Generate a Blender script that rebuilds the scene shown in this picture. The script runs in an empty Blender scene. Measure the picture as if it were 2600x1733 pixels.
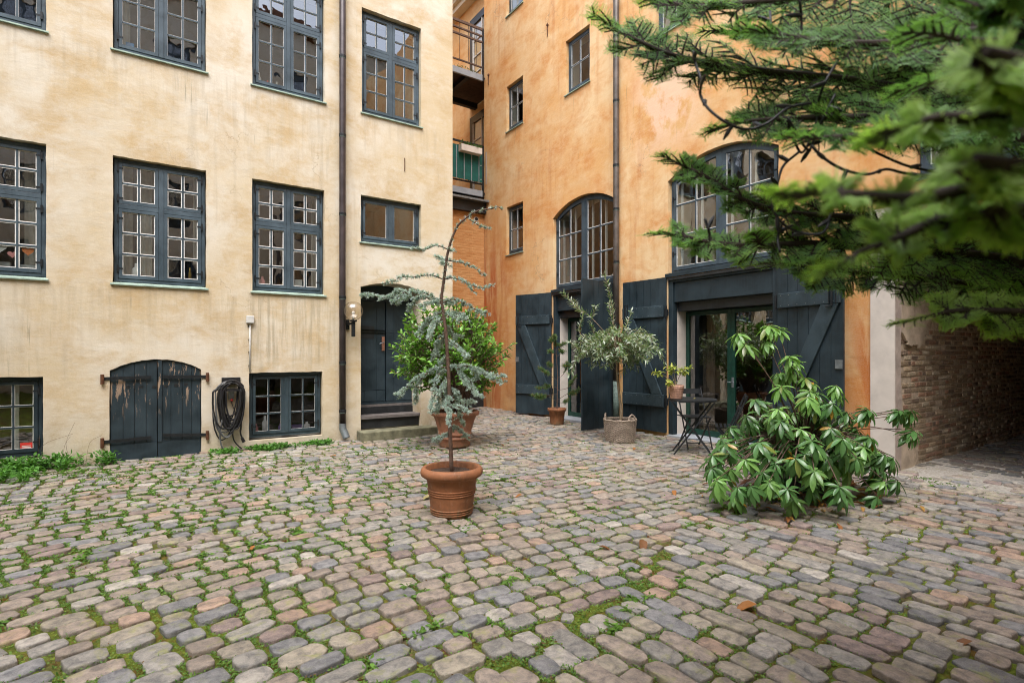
import bpy, math, random
import numpy as np
from mathutils import Vector, Matrix, noise as mnoise
from mathutils.geometry import tessellate_polygon
R = random.Random(7)
RN = np.random.default_rng(7)
rad = math.radians
SC = bpy.context.scene
COL = SC.collection

# ------------------------------------------------------------------ camera, sky, sun, exposure
CAMH = 1.5
FWD = Vector((0.5590, 0.8292, 0.0)); RGT = Vector((0.8292, -0.5590, 0.0))
cam_d = bpy.data.cameras.new("camera"); cam = bpy.data.objects.new("camera", cam_d); COL.objects.link(cam)
cam.location = (0, 0, CAMH)
cam.rotation_euler = (rad(90), 0, math.atan2(FWD.y, FWD.x) - rad(90))
cam_d.sensor_width = 36.0
cam_d.lens = 36.0 * 1361.0 / 2600.0
cam_d.shift_y = 31.5 / 2600.0
cam_d.clip_start = 0.05; cam_d.clip_end = 500
cam_d.dof.use_dof = True; cam_d.dof.focus_distance = 5.5; cam_d.dof.aperture_fstop = 3.2
SC.camera = cam

world = bpy.data.worlds.new("World"); SC.world = world; world.use_nodes = True
wt = world.node_tree; wt.nodes.clear()
SUN_EL, SUN_AZ = 60, 214
sky = wt.nodes.new("ShaderNodeTexSky"); sky.sky_type = 'NISHITA'; sky.sun_disc = False
sky.sun_elevation = rad(SUN_EL); sky.sun_rotation = rad(SUN_AZ); sky.dust_density = 3.0; sky.air_density = 1.0
hs = wt.nodes.new("ShaderNodeHueSaturation"); hs.inputs['Saturation'].default_value = 0.55; hs.inputs['Value'].default_value = 1.15
tc = wt.nodes.new("ShaderNodeTexCoord")
nz = wt.nodes.new("ShaderNodeTexNoise"); nz.inputs['Scale'].default_value = 2.2; nz.inputs['Detail'].default_value = 5
rp = wt.nodes.new("ShaderNodeMapRange"); rp.inputs['From Min'].default_value = .35; rp.inputs['From Max'].default_value = .7
rp.inputs['To Min'].default_value = .75; rp.inputs['To Max'].default_value = 1.25
mx = wt.nodes.new("ShaderNodeMix"); mx.data_type = 'RGBA'; mx.blend_type = 'MULTIPLY'; mx.inputs[0].default_value = 1
bg = wt.nodes.new("ShaderNodeBackground"); bg.inputs[1].default_value = 0.15
wo = wt.nodes.new("ShaderNodeOutputWorld")
L = wt.links.new
L(sky.outputs[0], hs.inputs['Color']); L(tc.outputs['Generated'], nz.inputs['Vector']); L(nz.outputs['Fac'], rp.inputs['Value'])
L(hs.outputs[0], mx.inputs[6]); L(rp.outputs[0], mx.inputs[7]); L(mx.outputs[2], bg.inputs[0]); L(bg.outputs[0], wo.inputs[0])

sun_d = bpy.data.lights.new("sun", 'SUN'); sun_d.energy = .9; sun_d.angle = rad(50); sun_d.color = (1, .985, .96)
sun = bpy.data.objects.new("sun", sun_d); COL.objects.link(sun)
_az = rad(SUN_AZ)
sdir = Vector((math.sin(_az) * math.cos(rad(SUN_EL)), math.cos(_az) * math.cos(rad(SUN_EL)), math.sin(rad(SUN_EL))))
sun.rotation_euler = (-sdir).to_track_quat('-Z', 'Y').to_euler()
sun.location = (0, 0, 20)
vs = SC.view_settings
vs.view_transform = 'Standard'; vs.look = 'None'; vs.gamma = 1; vs.use_curve_mapping = False
vs.exposure = 1.70
SC.render.engine = 'CYCLES'
SC.cycles.max_bounces = 7; SC.cycles.diffuse_bounces = 4; SC.cycles.glossy_bounces = 4
SC.cycles.transmission_bounces = 6; SC.cycles.transparent_max_bounces = 12
SC.cycles.use_denoising = True
SC.cycles.filter_width = 1.0
SC.cycles.use_adaptive_sampling = False
SC.cycles.sample_clamp_indirect = 6
SC.cycles.caustics_reflective = False; SC.cycles.caustics_refractive = False

# ------------------------------------------------------------------ material helpers
class NT:
    def __init__(s, name):
        s.m = bpy.data.materials.new(name); s.m.use_nodes = True
        s.t = s.m.node_tree; s.t.nodes.clear()
        s.out = s.t.nodes.new("ShaderNodeOutputMaterial")
    def n(s, typ, **kw):
        nd = s.t.nodes.new(typ)
        for k, v in kw.items(): setattr(nd, k, v)
        return nd
    def l(s, a, b): s.t.links.new(a, b)
    def setin(s, sock, v):
        if hasattr(v, 'is_linked') or isinstance(v, bpy.types.NodeSocket): s.l(v, sock)
        elif isinstance(v, (tuple, list)) and len(v) == 3 and sock.type == 'RGBA': sock.default_value = (*v, 1)
        else: sock.default_value = v
    def pos(s, scale=(1, 1, 1), off=(0, 0, 0), local=False):
        if local: p = s.n("ShaderNodeTexCoord").outputs['Object']
        else: p = s.n("ShaderNodeNewGeometry").outputs['Position']
        mp = s.n("ShaderNodeMapping"); mp.inputs['Scale'].default_value = scale; mp.inputs['Location'].default_value = off
        s.l(p, mp.inputs[0]); return mp.outputs[0]
    def noise(s, vec, scale=1, detail=4, rough=.55, dist=0):
        nd = s.n("ShaderNodeTexNoise"); s.l(vec, nd.inputs['Vector'])
        nd.inputs['Scale'].default_value = scale; nd.inputs['Detail'].default_value = detail
        nd.inputs['Roughness'].default_value = rough; nd.inputs['Distortion'].default_value = dist
        return nd.outputs['Fac']
    def rng(s, v, a, b, c=0, d=1):
        nd = s.n("ShaderNodeMapRange"); s.setin(nd.inputs['Value'], v)
        nd.inputs['From Min'].default_value = a; nd.inputs['From Max'].default_value = b
        nd.inputs['To Min'].default_value = c; nd.inputs['To Max'].default_value = d
        return nd.outputs[0]
    def math(s, op, a, b=0.0, c=None):
        nd = s.n("ShaderNodeMath", operation=op); s.setin(nd.inputs[0], a); s.setin(nd.inputs[1], b)
        if c is not None: s.setin(nd.inputs[2], c)
        return nd.outputs[0]
    def mix(s, f, a, b, mode='MIX'):
        nd = s.n("ShaderNodeMix", data_type='RGBA', blend_type=mode)
        s.setin(nd.inputs[0], f); s.setin(nd.inputs[6], a); s.setin(nd.inputs[7], b); return nd.outputs[2]
    def bump(s, h, strength=.3, dist=.01, nrm=None):
        nd = s.n("ShaderNodeBump"); nd.inputs['Strength'].default_value = strength; nd.inputs['Distance'].default_value = dist
        s.l(h, nd.inputs['Height'])
        if nrm is not None: s.l(nrm, nd.inputs['Normal'])
        return nd.outputs[0]
    def attr(s, name='tint'):
        nd = s.n("ShaderNodeAttribute"); nd.attribute_name = name; return nd.outputs['Color']
    def sep(s, v):
        nd = s.n("ShaderNodeSeparateXYZ"); s.l(v, nd.inputs[0]); return nd.outputs
    def bsdf(s, col, rough=.8, nrm=None, metal=0, spec=.5, coat=0):
        b = s.n("ShaderNodeBsdfPrincipled"); s.setin(b.inputs['Base Color'], col); s.setin(b.inputs['Roughness'], rough)
        b.inputs['Metallic'].default_value = metal; b.inputs['Specular IOR Level'].default_value = spec
        b.inputs['Coat Weight'].default_value = coat
        if nrm is not None: s.l(nrm, b.inputs['Normal'])
        s.l(b.outputs[0], s.out.inputs[0]); return b
    def done(s): return s.m

def mat_plaster(name, mid, pale, deep, streak, kind):
    N = NT(name); p = N.pos()
    a = N.noise(p, .55, 8, .66, .15); b = N.noise(N.pos(scale=(1, 1, 1.25), off=(3, 7, 1)), 1.5, 9, .68, .3); c = N.noise(N.pos(scale=(1, 1, 1.8), off=(9, 2, 4)), 4.0, 7, .68, .15)
    col = N.mix(N.rng(a, .40, .58), mid, pale)
    col = N.mix(N.math('MULTIPLY', N.rng(b, .45, .66), .85), col, deep)
    col = N.mix(N.math('MULTIPLY', N.rng(c, .52, .72), .5), col, pale)
    xyz = N.sep(p)
    # long rain streaks
    st = N.noise(N.pos(scale=(4.5, 4.5, .28)), 1.6, 5, .6, .3)
    wm = N.noise(N.pos(off=(1, 5, 8)), .5, 3)
    sf = N.math('MULTIPLY', N.rng(st, .52, .75), N.rng(wm, .42, .62))
    col = N.mix(N.math('MULTIPLY', sf, .6), col, streak)
    # horizontal trowel bands
    tb = N.noise(N.pos(scale=(.8, .8, 5.0), off=(2, 2, 2)), 1.2, 7, .65, .25)
    col = N.mix(N.math('MULTIPLY', N.rng(tb, .48, .72), .35), col, pale)
    # darker thin algae drips
    ad = N.noise(N.pos(scale=(16, 16, .8), off=(5, 0, 0)), 1.5, 3, .5, .2)
    am = N.noise(N.pos(off=(11, 3, 0)), .9, 2)
    af = N.math('MULTIPLY', N.rng(ad, .64, .74), N.rng(am, .56, .66))
    col = N.mix(N.math('MULTIPLY', af, .5), col, (.10, .11, .07))
    if kind == 'y':
        # dark algae runs under the sills, above the right cellar window, and a limy grey field over the door
        fs = N.noise(N.pos(scale=(9, 9, .55), off=(1, 0, 3)), 1.6, 5, .65, .15)
        zone = N.math('MULTIPLY', N.math('MULTIPLY', N.rng(xyz[0], .9, 1.5), N.rng(xyz[0], 2.75, 2.35)), N.math('MULTIPLY', N.rng(xyz[2], 1.15, 1.55), N.rng(xyz[2], 2.5, 2.2)))
        col = N.mix(N.math('MULTIPLY', N.math('MULTIPLY', zone, N.rng(fs, .44, .62)), .45), col, (.22, .19, .12))
        z2 = N.math('MULTIPLY', N.rng(xyz[2], 4.6, 5.6), N.rng(xyz[2], 5.85, 5.7)); z3 = N.math('MULTIPLY', N.rng(xyz[2], 1.2, 2.2), N.rng(xyz[2], 2.5, 2.4))
        col = N.mix(N.math('MULTIPLY', N.math('MULTIPLY', N.math('MAXIMUM', z2, z3), N.rng(fs, .46, .66)), .28), col, (.30, .24, .15))
        z4 = N.math('MULTIPLY', N.math('MULTIPLY', N.rng(xyz[0], 2.7, 3.4), N.rng(xyz[2], 2.3, 2.9)), N.math('MULTIPLY', N.rng(xyz[2], 3.9, 3.2), N.rng(c, .4, .55)))
        col = N.mix(N.math('MULTIPLY', z4, .6), col, (.66, .63, .56))
        flake = N.math('MULTIPLY', N.rng(c, .52, .54), N.rng(xyz[2], .45, .1))
        col = N.mix(N.math('MULTIPLY', flake, .7), col, (.62, .55, .44))
    else:
        pm_ = N.noise(N.pos(scale=(1, 1, .8), off=(0, 3.1, 0)), .8, 6, .7, .2)
        pz_ = N.math('MULTIPLY', N.math('MULTIPLY', N.rng(xyz[1], 7.6, 7.0), N.rng(xyz[1], 5.6, 6.3)), N.math('MULTIPLY', N.rng(xyz[2], 5.0, 5.8), N.rng(xyz[2], 7.4, 6.6)))
        col = N.mix(N.math('MULTIPLY', pz_, N.rng(pm_, .44, .5, 0, .75)), col, (.82, .58, .42))
    # hairline cracks
    vo = N.n("ShaderNodeTexVoronoi", feature='DISTANCE_TO_EDGE'); vo.inputs['Scale'].default_value = .55
    wv = N.n("ShaderNodeVectorMath", operation='ADD'); N.l(p, wv.inputs[0]); nv_ = N.n("ShaderNodeTexNoise"); nv_.inputs['Scale'].default_value = 3; nv_.inputs['Detail'].default_value = 5; N.l(p, nv_.inputs['Vector']); N.l(nv_.outputs['Color'], wv.inputs[1]); N.l(wv.outputs[0], vo.inputs['Vector'])
    ck = N.math('MULTIPLY', N.rng(vo.outputs['Distance'], .006, .002), N.rng(wm, .52, .6))
    col = N.mix(N.math('MULTIPLY', ck, .45), col, (.25, .18, .11))
    # splash zone stain near the foot
    foot = N.math('MULTIPLY', N.rng(xyz[2], .75, -.05), N.rng(b, .35, .6))
    col = N.mix(N.math('MULTIPLY', foot, .75), col, (.27, .22, .15) if kind == 'y' else (.33, .18, .10))
    if kind == 'o':
        # rusty run in the inner corner
        e = N.math('MULTIPLY', N.rng(xyz[1], 11.6, 12.7), N.rng(xyz[2], 5.2, 3.6))
        rn = N.noise(N.pos(scale=(3, 3, .45), off=(0, 4, 0)), 1.4, 6, .6, .5)
        col = N.mix(N.math('MULTIPLY', e, N.rng(rn, .42, .58)), col, (.50, .12, .015))
        e2 = N.math('MULTIPLY', N.rng(xyz[1], 3.6, 3.3), N.rng(xyz[2], 4.2, 1.8))
        col = N.mix(N.math('MULTIPLY', e2, N.rng(rn, .40, .55, .25, .95)), col, (.50, .15, .02))
    fine = N.noise(p, 60, 4, .6)
    col = N.mix(N.rng(fine, .3, .75, 0, .16), col, (.75, .68, .6))
    h1 = N.noise(p, 2.2, 5, .55, .2); h2 = N.noise(N.pos(scale=(1, 1, 3.2)), 8, 6, .65, .2)
    nb = N.bump(h1, .38, .035); nb = N.bump(h2, .28, .008, nb); nb = N.bump(fine, .3, .003, nb)
    N.bsdf(col, .9, nb, spec=.15); return N.done()

def mat_paint(name, col, rough=.5, wear=.12, wearcol=(.30, .33, .34), metal=0, grain=True, spec=.4, peel=None):
    N = NT(name); p = N.pos(local=False)
    a = N.noise(p, 3.0, 6, .6, .4); b = N.noise(N.pos(scale=(20, 20, 1.5)), 2.0, 4, .6)
    c = N.noise(p, 26, 5, .7)
    dk = tuple(x * .62 for x in col); lt = tuple(min(1, x * 1.55 + .01) for x in col)
    k = N.mix(N.rng(a, .3, .7), dk, lt)
    if grain: k = N.mix(N.rng(b, .45, .8, 0, .5), k, lt)
    k = N.mix(N.math('MULTIPLY', N.rng(c, .66, .78), wear), k, wearcol)
    if peel:
        pz = N.noise(N.pos(scale=(14, 14, 2.4)), 1.3, 6, .7, .5); pm = N.noise(N.pos(off=(4, 4, 4)), 1.6, 3)
        xyz = N.sep(p)
        f = N.math('MULTIPLY', N.rng(pz, .575, .585), N.math('MULTIPLY', N.rng(xyz[2], .55, 1.0), N.rng(pm, .40, .45)))
        k = N.mix(f, k, (.30, .215, .155))
    nb = N.bump(N.math('ADD', c, b), .18, .003)
    N.bsdf(k, N.rng(a, .3, .7, rough - .1, rough + .12), nb, metal=metal, spec=spec); return N.done()

def mat_simple(name, col, rough=.6, metal=0, var=.35, scale=12, spec=.4, bump=.15):
    N = NT(name); p = N.pos()
    a = N.noise(p, scale, 5, .6, .3)
    k = N.mix(N.rng(a, .3, .7), tuple(x * (1 - var) for x in col), tuple(min(1, x * (1 + var)) for x in col))
    N.bsdf(k, rough, N.bump(N.noise(p, scale * 5, 3), bump, .003), metal=metal, spec=spec); return N.done()

def mat_leaf(name, rough=.42, trans=.28, spec=.45, vein=True):
    N = NT(name); t = N.attr('tint'); p = N.pos()
    a = N.noise(p, 45, 3, .5)
    k = N.mix(N.rng(a, .3, .7, 0, .5), t, N.mix(1.0, t, (.62, .68, .5), 'MULTIPLY'))
    b = N.bsdf(k, rough, N.bump(N.noise(p, 130, 2), .2, .002), spec=spec)
    tr = N.n("ShaderNodeBsdfTranslucent"); N.l(N.mix(1.0, k, (1.3, 1.4, .6), 'MULTIPLY'), tr.inputs[0])
    ms = N.n("ShaderNodeMixShader"); ms.inputs[0].default_value = trans
    N.l(b.outputs[0], ms.inputs[1]); N.l(tr.outputs[0], ms.inputs[2]); N.l(ms.outputs[0], N.out.inputs[0]); return N.done()

def mat_glass(name, ior=1.75, tint=(.72, .76, .74), wav=.5):
    N = NT(name); p = N.pos()
    nb = N.bump(N.noise(p, 2.6, 2, .4), wav, .012)
    lw = N.n("ShaderNodeLayerWeight"); lw.inputs[0].default_value = .5; N.l(nb, lw.inputs[1])
    r0 = ((ior - 1) / (ior + 1)) ** 2      # Schlick, the same from both faces of the thin pane
    rf = N.math('MULTIPLY_ADD', N.math('POWER', lw.outputs['Facing'], 5.0), 1 - r0, r0)
    gl = N.n("ShaderNodeBsdfGlossy"); gl.inputs['Roughness'].default_value = .01; gl.inputs[0].default_value = (.95, .97, 1, 1); N.l(nb, gl.inputs['Normal'])
    tr = N.n("ShaderNodeBsdfTransparent"); tr.inputs[0].default_value = (*tint, 1)
    ms = N.n("ShaderNodeMixShader"); N.l(rf, ms.inputs[0]); N.l(tr.outputs[0], ms.inputs[1]); N.l(gl.outputs[0], ms.inputs[2])
    N.l(ms.outputs[0], N.out.inputs[0]); return N.done()

def mat_stone():
    N = NT("cobblestone"); t = N.attr('tint'); p = N.pos()
    a = N.noise(p, 17, 8, .72, .4); b = N.noise(p, 170, 4, .75); c = N.noise(N.pos(off=(5, 5, 0)), 10, 7, .7, .6)
    k = N.mix(N.rng(a, .36, .60), N.mix(1.0, t, (.55, .56, .58), 'MULTIPLY'), N.mix(1.0, t, (1.34, 1.31, 1.24), 'MULTIPLY'))
    k = N.mix(N.rng(b, .55, .72, 0, .42), k, (.55, .53, .50))
    k = N.mix(N.rng(b, .42, .28, 0, .35), k, (.07, .07, .07))
    lm = N.noise(N.pos(off=(2, 1, 0)), 1.1, 3)
    lich = N.math('MULTIPLY', N.rng(c, .54, .66), N.rng(lm, .42, .56))
    k = N.mix(N.math('MULTIPLY', lich, .55), k, (.27, .29, .06))
    nb = N.bump(a, 1.0, .016); nb = N.bump(b, .6, .0025, nb)
    N.bsdf(k, N.rng(a, .3, .7, .5, .72), nb, spec=.35); return N.done()

def mat_ground():
    N = NT("joint_soil_and_moss"); p = N.pos(); xyz = N.sep(p)
    a = N.noise(p, 3.0, 6, .6, .5); b = N.noise(p, 38, 5, .7); c = N.noise(N.pos(off=(4, 9, 0)), .8, 4, .5, .5); d = N.noise(p, 150, 3, .7)
    moss = N.mix(N.rng(b, .3, .7), (.06, .085, .013), (.18, .22, .03))
    moss = N.mix(N.rng(d, .55, .7, 0, .5), moss, (.20, .24, .05))
    soil = N.mix(N.rng(b, .35, .65), (.045, .032, .02), (.15, .105, .065))
    k = N.mix(N.rng(c, .40, .60), moss, soil)
    k = N.mix(N.rng(a, .42, .62), moss, k)
    rust = N.mix(N.rng(N.noise(p, 5, 5), .54, .64, 0, .7), k, (.14, .05, .02))
    k = rust
    # far part of the yard: bare brown earth; passage: pale sand
    k = N.mix(N.math('MULTIPLY', N.rng(xyz[1], 6.2, 8.6), N.rng(a, .35, .55)), k, soil)
    sand = N.mix(N.rng(b, .3, .7), (.27, .24, .20), (.58, .54, .48))
    k = N.mix(N.math('MULTIPLY', N.rng(N.math('ADD', xyz[0], N.math('MULTIPLY', a, 1.2)), 7.5, 8.1), N.rng(xyz[1], 4.1, 3.6)), k, sand)
    nb = N.bump(b, .9, .02); nb = N.bump(d, .8, .006, nb)
    N.bsdf(k, .95, nb, spec=.1); return N.done()

def mat_brick(name="old_brick"):
    N = NT(name); t = N.attr('tint'); p = N.pos()
    a = N.noise(p, 30, 6, .65, .4); b = N.noise(p, 120, 3, .7)
    k = N.mix(N.rng(a, .3, .7), N.mix(1.0, t, (.6, .58, .56), 'MULTIPLY'), N.mix(1.0, t, (1.2, 1.18, 1.12), 'MULTIPLY'))
    nb = N.bump(a, .8, .012); nb = N.bump(b, .4, .003, nb)
    N.bsdf(k, .93, nb, spec=.12); return N.done()

M = {}
M['yplaster'] = mat_plaster('ochre_limewash', (.54, .44, .285), (.62, .57, .475), (.46, .325, .155), (.30, .245, .16), 'y')
M['oplaster'] = mat_plaster('orange_limewash', (.68, .375, .135), (.74, .53, .29), (.59, .235, .045), (.48, .15, .03), 'o')
M['cream'] = mat_plaster('cream_render', (.66, .57, .43), (.72, .65, .53), (.56, .46, .31), (.4, .33, .22), 'y')
M['white_render'] = mat_simple('pale_grey_render', (.62, .56, .50), .9, var=.12, scale=4, spec=.1)
M['greyreveal'] = mat_simple('grey_mauve_render', (.40, .33, .29), .9, var=.25, scale=6, spec=.1)
M['bluegrey'] = mat_paint('blue_grey_window_paint', (.038, .060, .078), .45, .5)
M['darkblue'] = mat_paint('dark_blue_door_paint', (.011, .023, .031), .5, .2)
M['railblue'] = mat_paint('lightened_dark_blue_paint', (.020, .036, .046), .45, .3)  # skylight caught by shutter rails and braces painted in as lighter blue; cellar frame shares it
M['peel'] = mat_paint('peeling_dark_paint', (.011, .023, .031), .5, .3, peel=True)
M['blackpaint'] = mat_paint('black_paint', (.012, .014, .016), .4, .2)
M['white'] = mat_simple('white_putty_paint', (.72, .71, .68), .55, var=.15, scale=20)
M['green_lip'] = mat_simple('weathered_copper_lip', (.30, .40, .34), .7, var=.35, scale=9)
M['doorgreen'] = mat_simple('dark_green_door_paint', (.008, .04, .028), .35, var=.3)
M['pipe1'] = mat_simple('brown_drainpipe_metal', (.058, .046, .048), .38, metal=.3, var=.4, scale=4)
M['pipe2'] = mat_simple('oxidised_copper_pipe', (.10, .085, .075), .5, metal=.3, var=.5, scale=5)
M['verdigris'] = mat_simple('verdigris', (.085, .12, .105), .7, var=.5, scale=25)
M['zinc'] = mat_simple('zinc', (.22, .25, .27), .45, metal=.6, var=.3)
M['iron'] = mat_simple('dark_iron', (.02, .023, .026), .45, metal=.4, var=.4, scale=30)
M['rust'] = mat_simple('rusty_iron', (.09, .035, .015), .8, var=.5, scale=30)
M['slate'] = mat_simple('slate_step', (.13, .115, .11), .6, var=.25)
M['stonestep'] = mat_simple('mossy_stone', (.16, .155, .10), .9, var=.45, scale=8, bump=.5)
M['terra'] = mat_simple('terracotta', (.34, .135, .062), .7, var=.28, scale=5, spec=.3, bump=.25)
def mat_terra(name, col, bloom):
    N = NT(name); p = N.pos(); a = N.noise(p, 4.5, 7, .65, .3); b = N.noise(N.pos(scale=(7, 7, 1.2), off=(3, 3, 3)), 1.6, 5, .6, .2); c = N.noise(p, 22, 6, .7, .2); d = N.noise(p, 120, 3, .7)
    k = N.mix(N.rng(a, .34, .64), tuple(v * .62 for v in col), tuple(min(1, v * 1.25) for v in col))
    k = N.mix(N.math('MULTIPLY', N.rng(b, .54, .7), .55), k, (.10, .055, .03))
    k = N.mix(N.math('MULTIPLY', N.rng(c, .56, .72), bloom), k, (.50, .42, .35))
    k = N.mix(N.math('MULTIPLY', N.rng(N.sep(p)[2], .12, 0), N.rng(c, .4, .6)), k, (.10, .09, .05))
    nb = N.bump(c, .25, .003); nb = N.bump(d, .3, .0015, nb)
    N.bsdf(k, N.rng(a, .3, .7, .5, .8), nb, spec=.3); return N.done()
M['terra'] = mat_terra('terracotta_aged', (.27, .112, .052), .22)
M['terra2'] = mat_terra('weathered_terracotta', (.33, .15, .09), .6)
M['terra3'] = mat_simple('pale_ribbed_terracotta', (.46, .27, .20), .8, var=.25, scale=30, spec=.2)
M['wicker'] = mat_simple('grey_wicker', (.34, .275, .22), .7, var=.55, scale=60, bump=.4)
M['soil'] = mat_simple('potting_soil', (.055, .035, .025), .95, var=.7, scale=60, bump=1)
M['bark'] = mat_simple('brown_bark', (.12, .075, .055), .9, var=.4, scale=30, bump=.6)
M['bark2'] = mat_simple('grey_olive_bark', (.26, .20, .13), .9, var=.35, scale=30, bump=.6)
M['barkdark'] = mat_simple('dark_fir_bark', (.04, .028, .022), .8, var=.4, scale=30, bump=.5)
M['rubber'] = mat_simple('black_rubber', (.014, .014, .016), .45, var=.3)
M['greyrubber'] = mat_simple('grey_hose', (.10, .105, .11), .4, var=.2)
M['plastic'] = mat_simple('pale_grey_plastic', (.55, .55, .53), .4, var=.08)
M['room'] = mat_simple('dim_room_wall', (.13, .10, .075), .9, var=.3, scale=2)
M['inner'] = mat_simple('beige_inner_reveal', (.62, .56, .48), .85, var=.1, scale=3)
M['roomfloor'] = mat_simple('dim_room_floor', (.08, .05, .03), .6)
M['cloth'] = mat_simple('linen_curtain', (.45, .42, .37), .9, var=.15)
M['rooftile'] = mat_simple('roof_tile', (.20, .09, .05), .8, var=.3)
M['greenfabric'] = mat_simple('dark_green_canvas', (.005, .085, .07), .7, var=.25, scale=5)
M['concrete'] = mat_simple('grey_painted_steel', (.28, .30, .33), .6, var=.15, scale=5)
M['sandplaster'] = mat_simple('rough_beige_plaster', (.46, .37, .28), .95, var=.3, scale=5, bump=.6)
M['mortar'] = mat_simple('crumbling_mortar', (.44, .35, .26), .97, var=.35, scale=18, bump=1.0)
M['timber'] = mat_simple('brown_timber', (.06, .035, .025), .7, var=.4)
M['leca'] = mat_simple('clay_pebble', (.30, .13, .085), .9, var=.35, scale=30)
M['orange_paper'] = mat_simple('orange_paper', (.80, .25, .08), .8, var=.05)
M['pink_paper'] = mat_simple('pink_paper', (.75, .30, .30), .8, var=.05)
M['white_paper'] = mat_simple('white_paper', (.75, .75, .75), .8, var=.05)
M['gold'] = mat_simple('golden_metal', (.55, .35, .08), .35, metal=.7)
M['purple'] = mat_simple('purple_plastic', (.16, .09, .28), .5)
M['bluepl'] = mat_simple('blue_plastic', (.05, .28, .65), .4)
M['redpl'] = mat_simple('red_plastic', (.55, .04, .03), .4)
M['brass'] = mat_simple('copper_door_plate', (.34, .17, .12), .45, metal=.5)
M['glass'] = mat_glass('old_window_glass', 2.7, wav=.3)
M['glassdark'] = mat_glass('dusty_glass', 1.5, (.45, .46, .46))
M['doorglass'] = mat_glass('large_door_glass', 2.6, (.6, .62, .6), .15)
M['leaf'] = mat_leaf('leaf')
M['gloss_leaf'] = mat_leaf('glossy_leaf', .27, .24, .55)
M['needle'] = mat_leaf('needle', .45, .42, .4)
M['blue_needle'] = mat_leaf('blue_needle', .6, .15, .25)
M['weed'] = mat_leaf('weed_leaf', .5, .3, .3)
M['dead'] = mat_leaf('dead_leaf', .6, .2, .3)
M['stone'] = mat_stone(); M['ground'] = mat_ground(); M['brick'] = mat_brick()
# clear globe
_g = NT('clear_globe'); fw_ = _g.n("ShaderNodeLayerWeight"); fw_.inputs[0].default_value = .5
fr = _g.n("ShaderNodeMath", operation='MULTIPLY_ADD'); _p = _g.math('POWER', fw_.outputs['Facing'], 4.0); _g.l(_p, fr.inputs[0]); fr.inputs[1].default_value = .9; fr.inputs[2].default_value = .10
gl = _g.n("ShaderNodeBsdfGlossy"); gl.inputs['Roughness'].default_value = .02
tr = _g.n("ShaderNodeBsdfTransparent"); tr.inputs[0].default_value = (.93, .90, .86, 1)
ms = _g.n("ShaderNodeMixShader"); _g.l(fr.outputs[0], ms.inputs[0]); _g.l(tr.outputs[0], ms.inputs[1]); _g.l(gl.outputs[0], ms.inputs[2]); _g.l(ms.outputs[0], _g.out.inputs[0])
M['globe'] = _g.done()
# painted brick (relief below pixel size)
_b = NT('orange_painted_brick'); p = _b.pos(); xyz = _b.sep(p)
cb = _b.n("ShaderNodeCombineXYZ"); _b.l(_b.math('ADD', xyz[0], xyz[1]), cb.inputs[0]); _b.l(xyz[2], cb.inputs[1])
br = _b.n("ShaderNodeTexBrick"); _b.l(cb.outputs[0], br.inputs[0]); br.inputs['Scale'].default_value = 1; br.inputs['Brick Width'].default_value = .24
br.inputs['Row Height'].default_value = .075; br.inputs['Mortar Size'].default_value = .012; br.inputs['Mortar Smooth'].default_value = .6
nn = _b.noise(_b.pos(scale=(2, 2, 9)), 1.5, 5, .6, .6)
k = _b.mix(_b.rng(nn, .35, .65), (.50, .225, .08), (.60, .34, .15))
_b.bsdf(k, .9, _b.bump(_b.math('ADD', _b.math('MULTIPLY', br.outputs['Fac'], -.5), nn), .5, .012), spec=.15)
M['obrick'] = _b.done()

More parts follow.
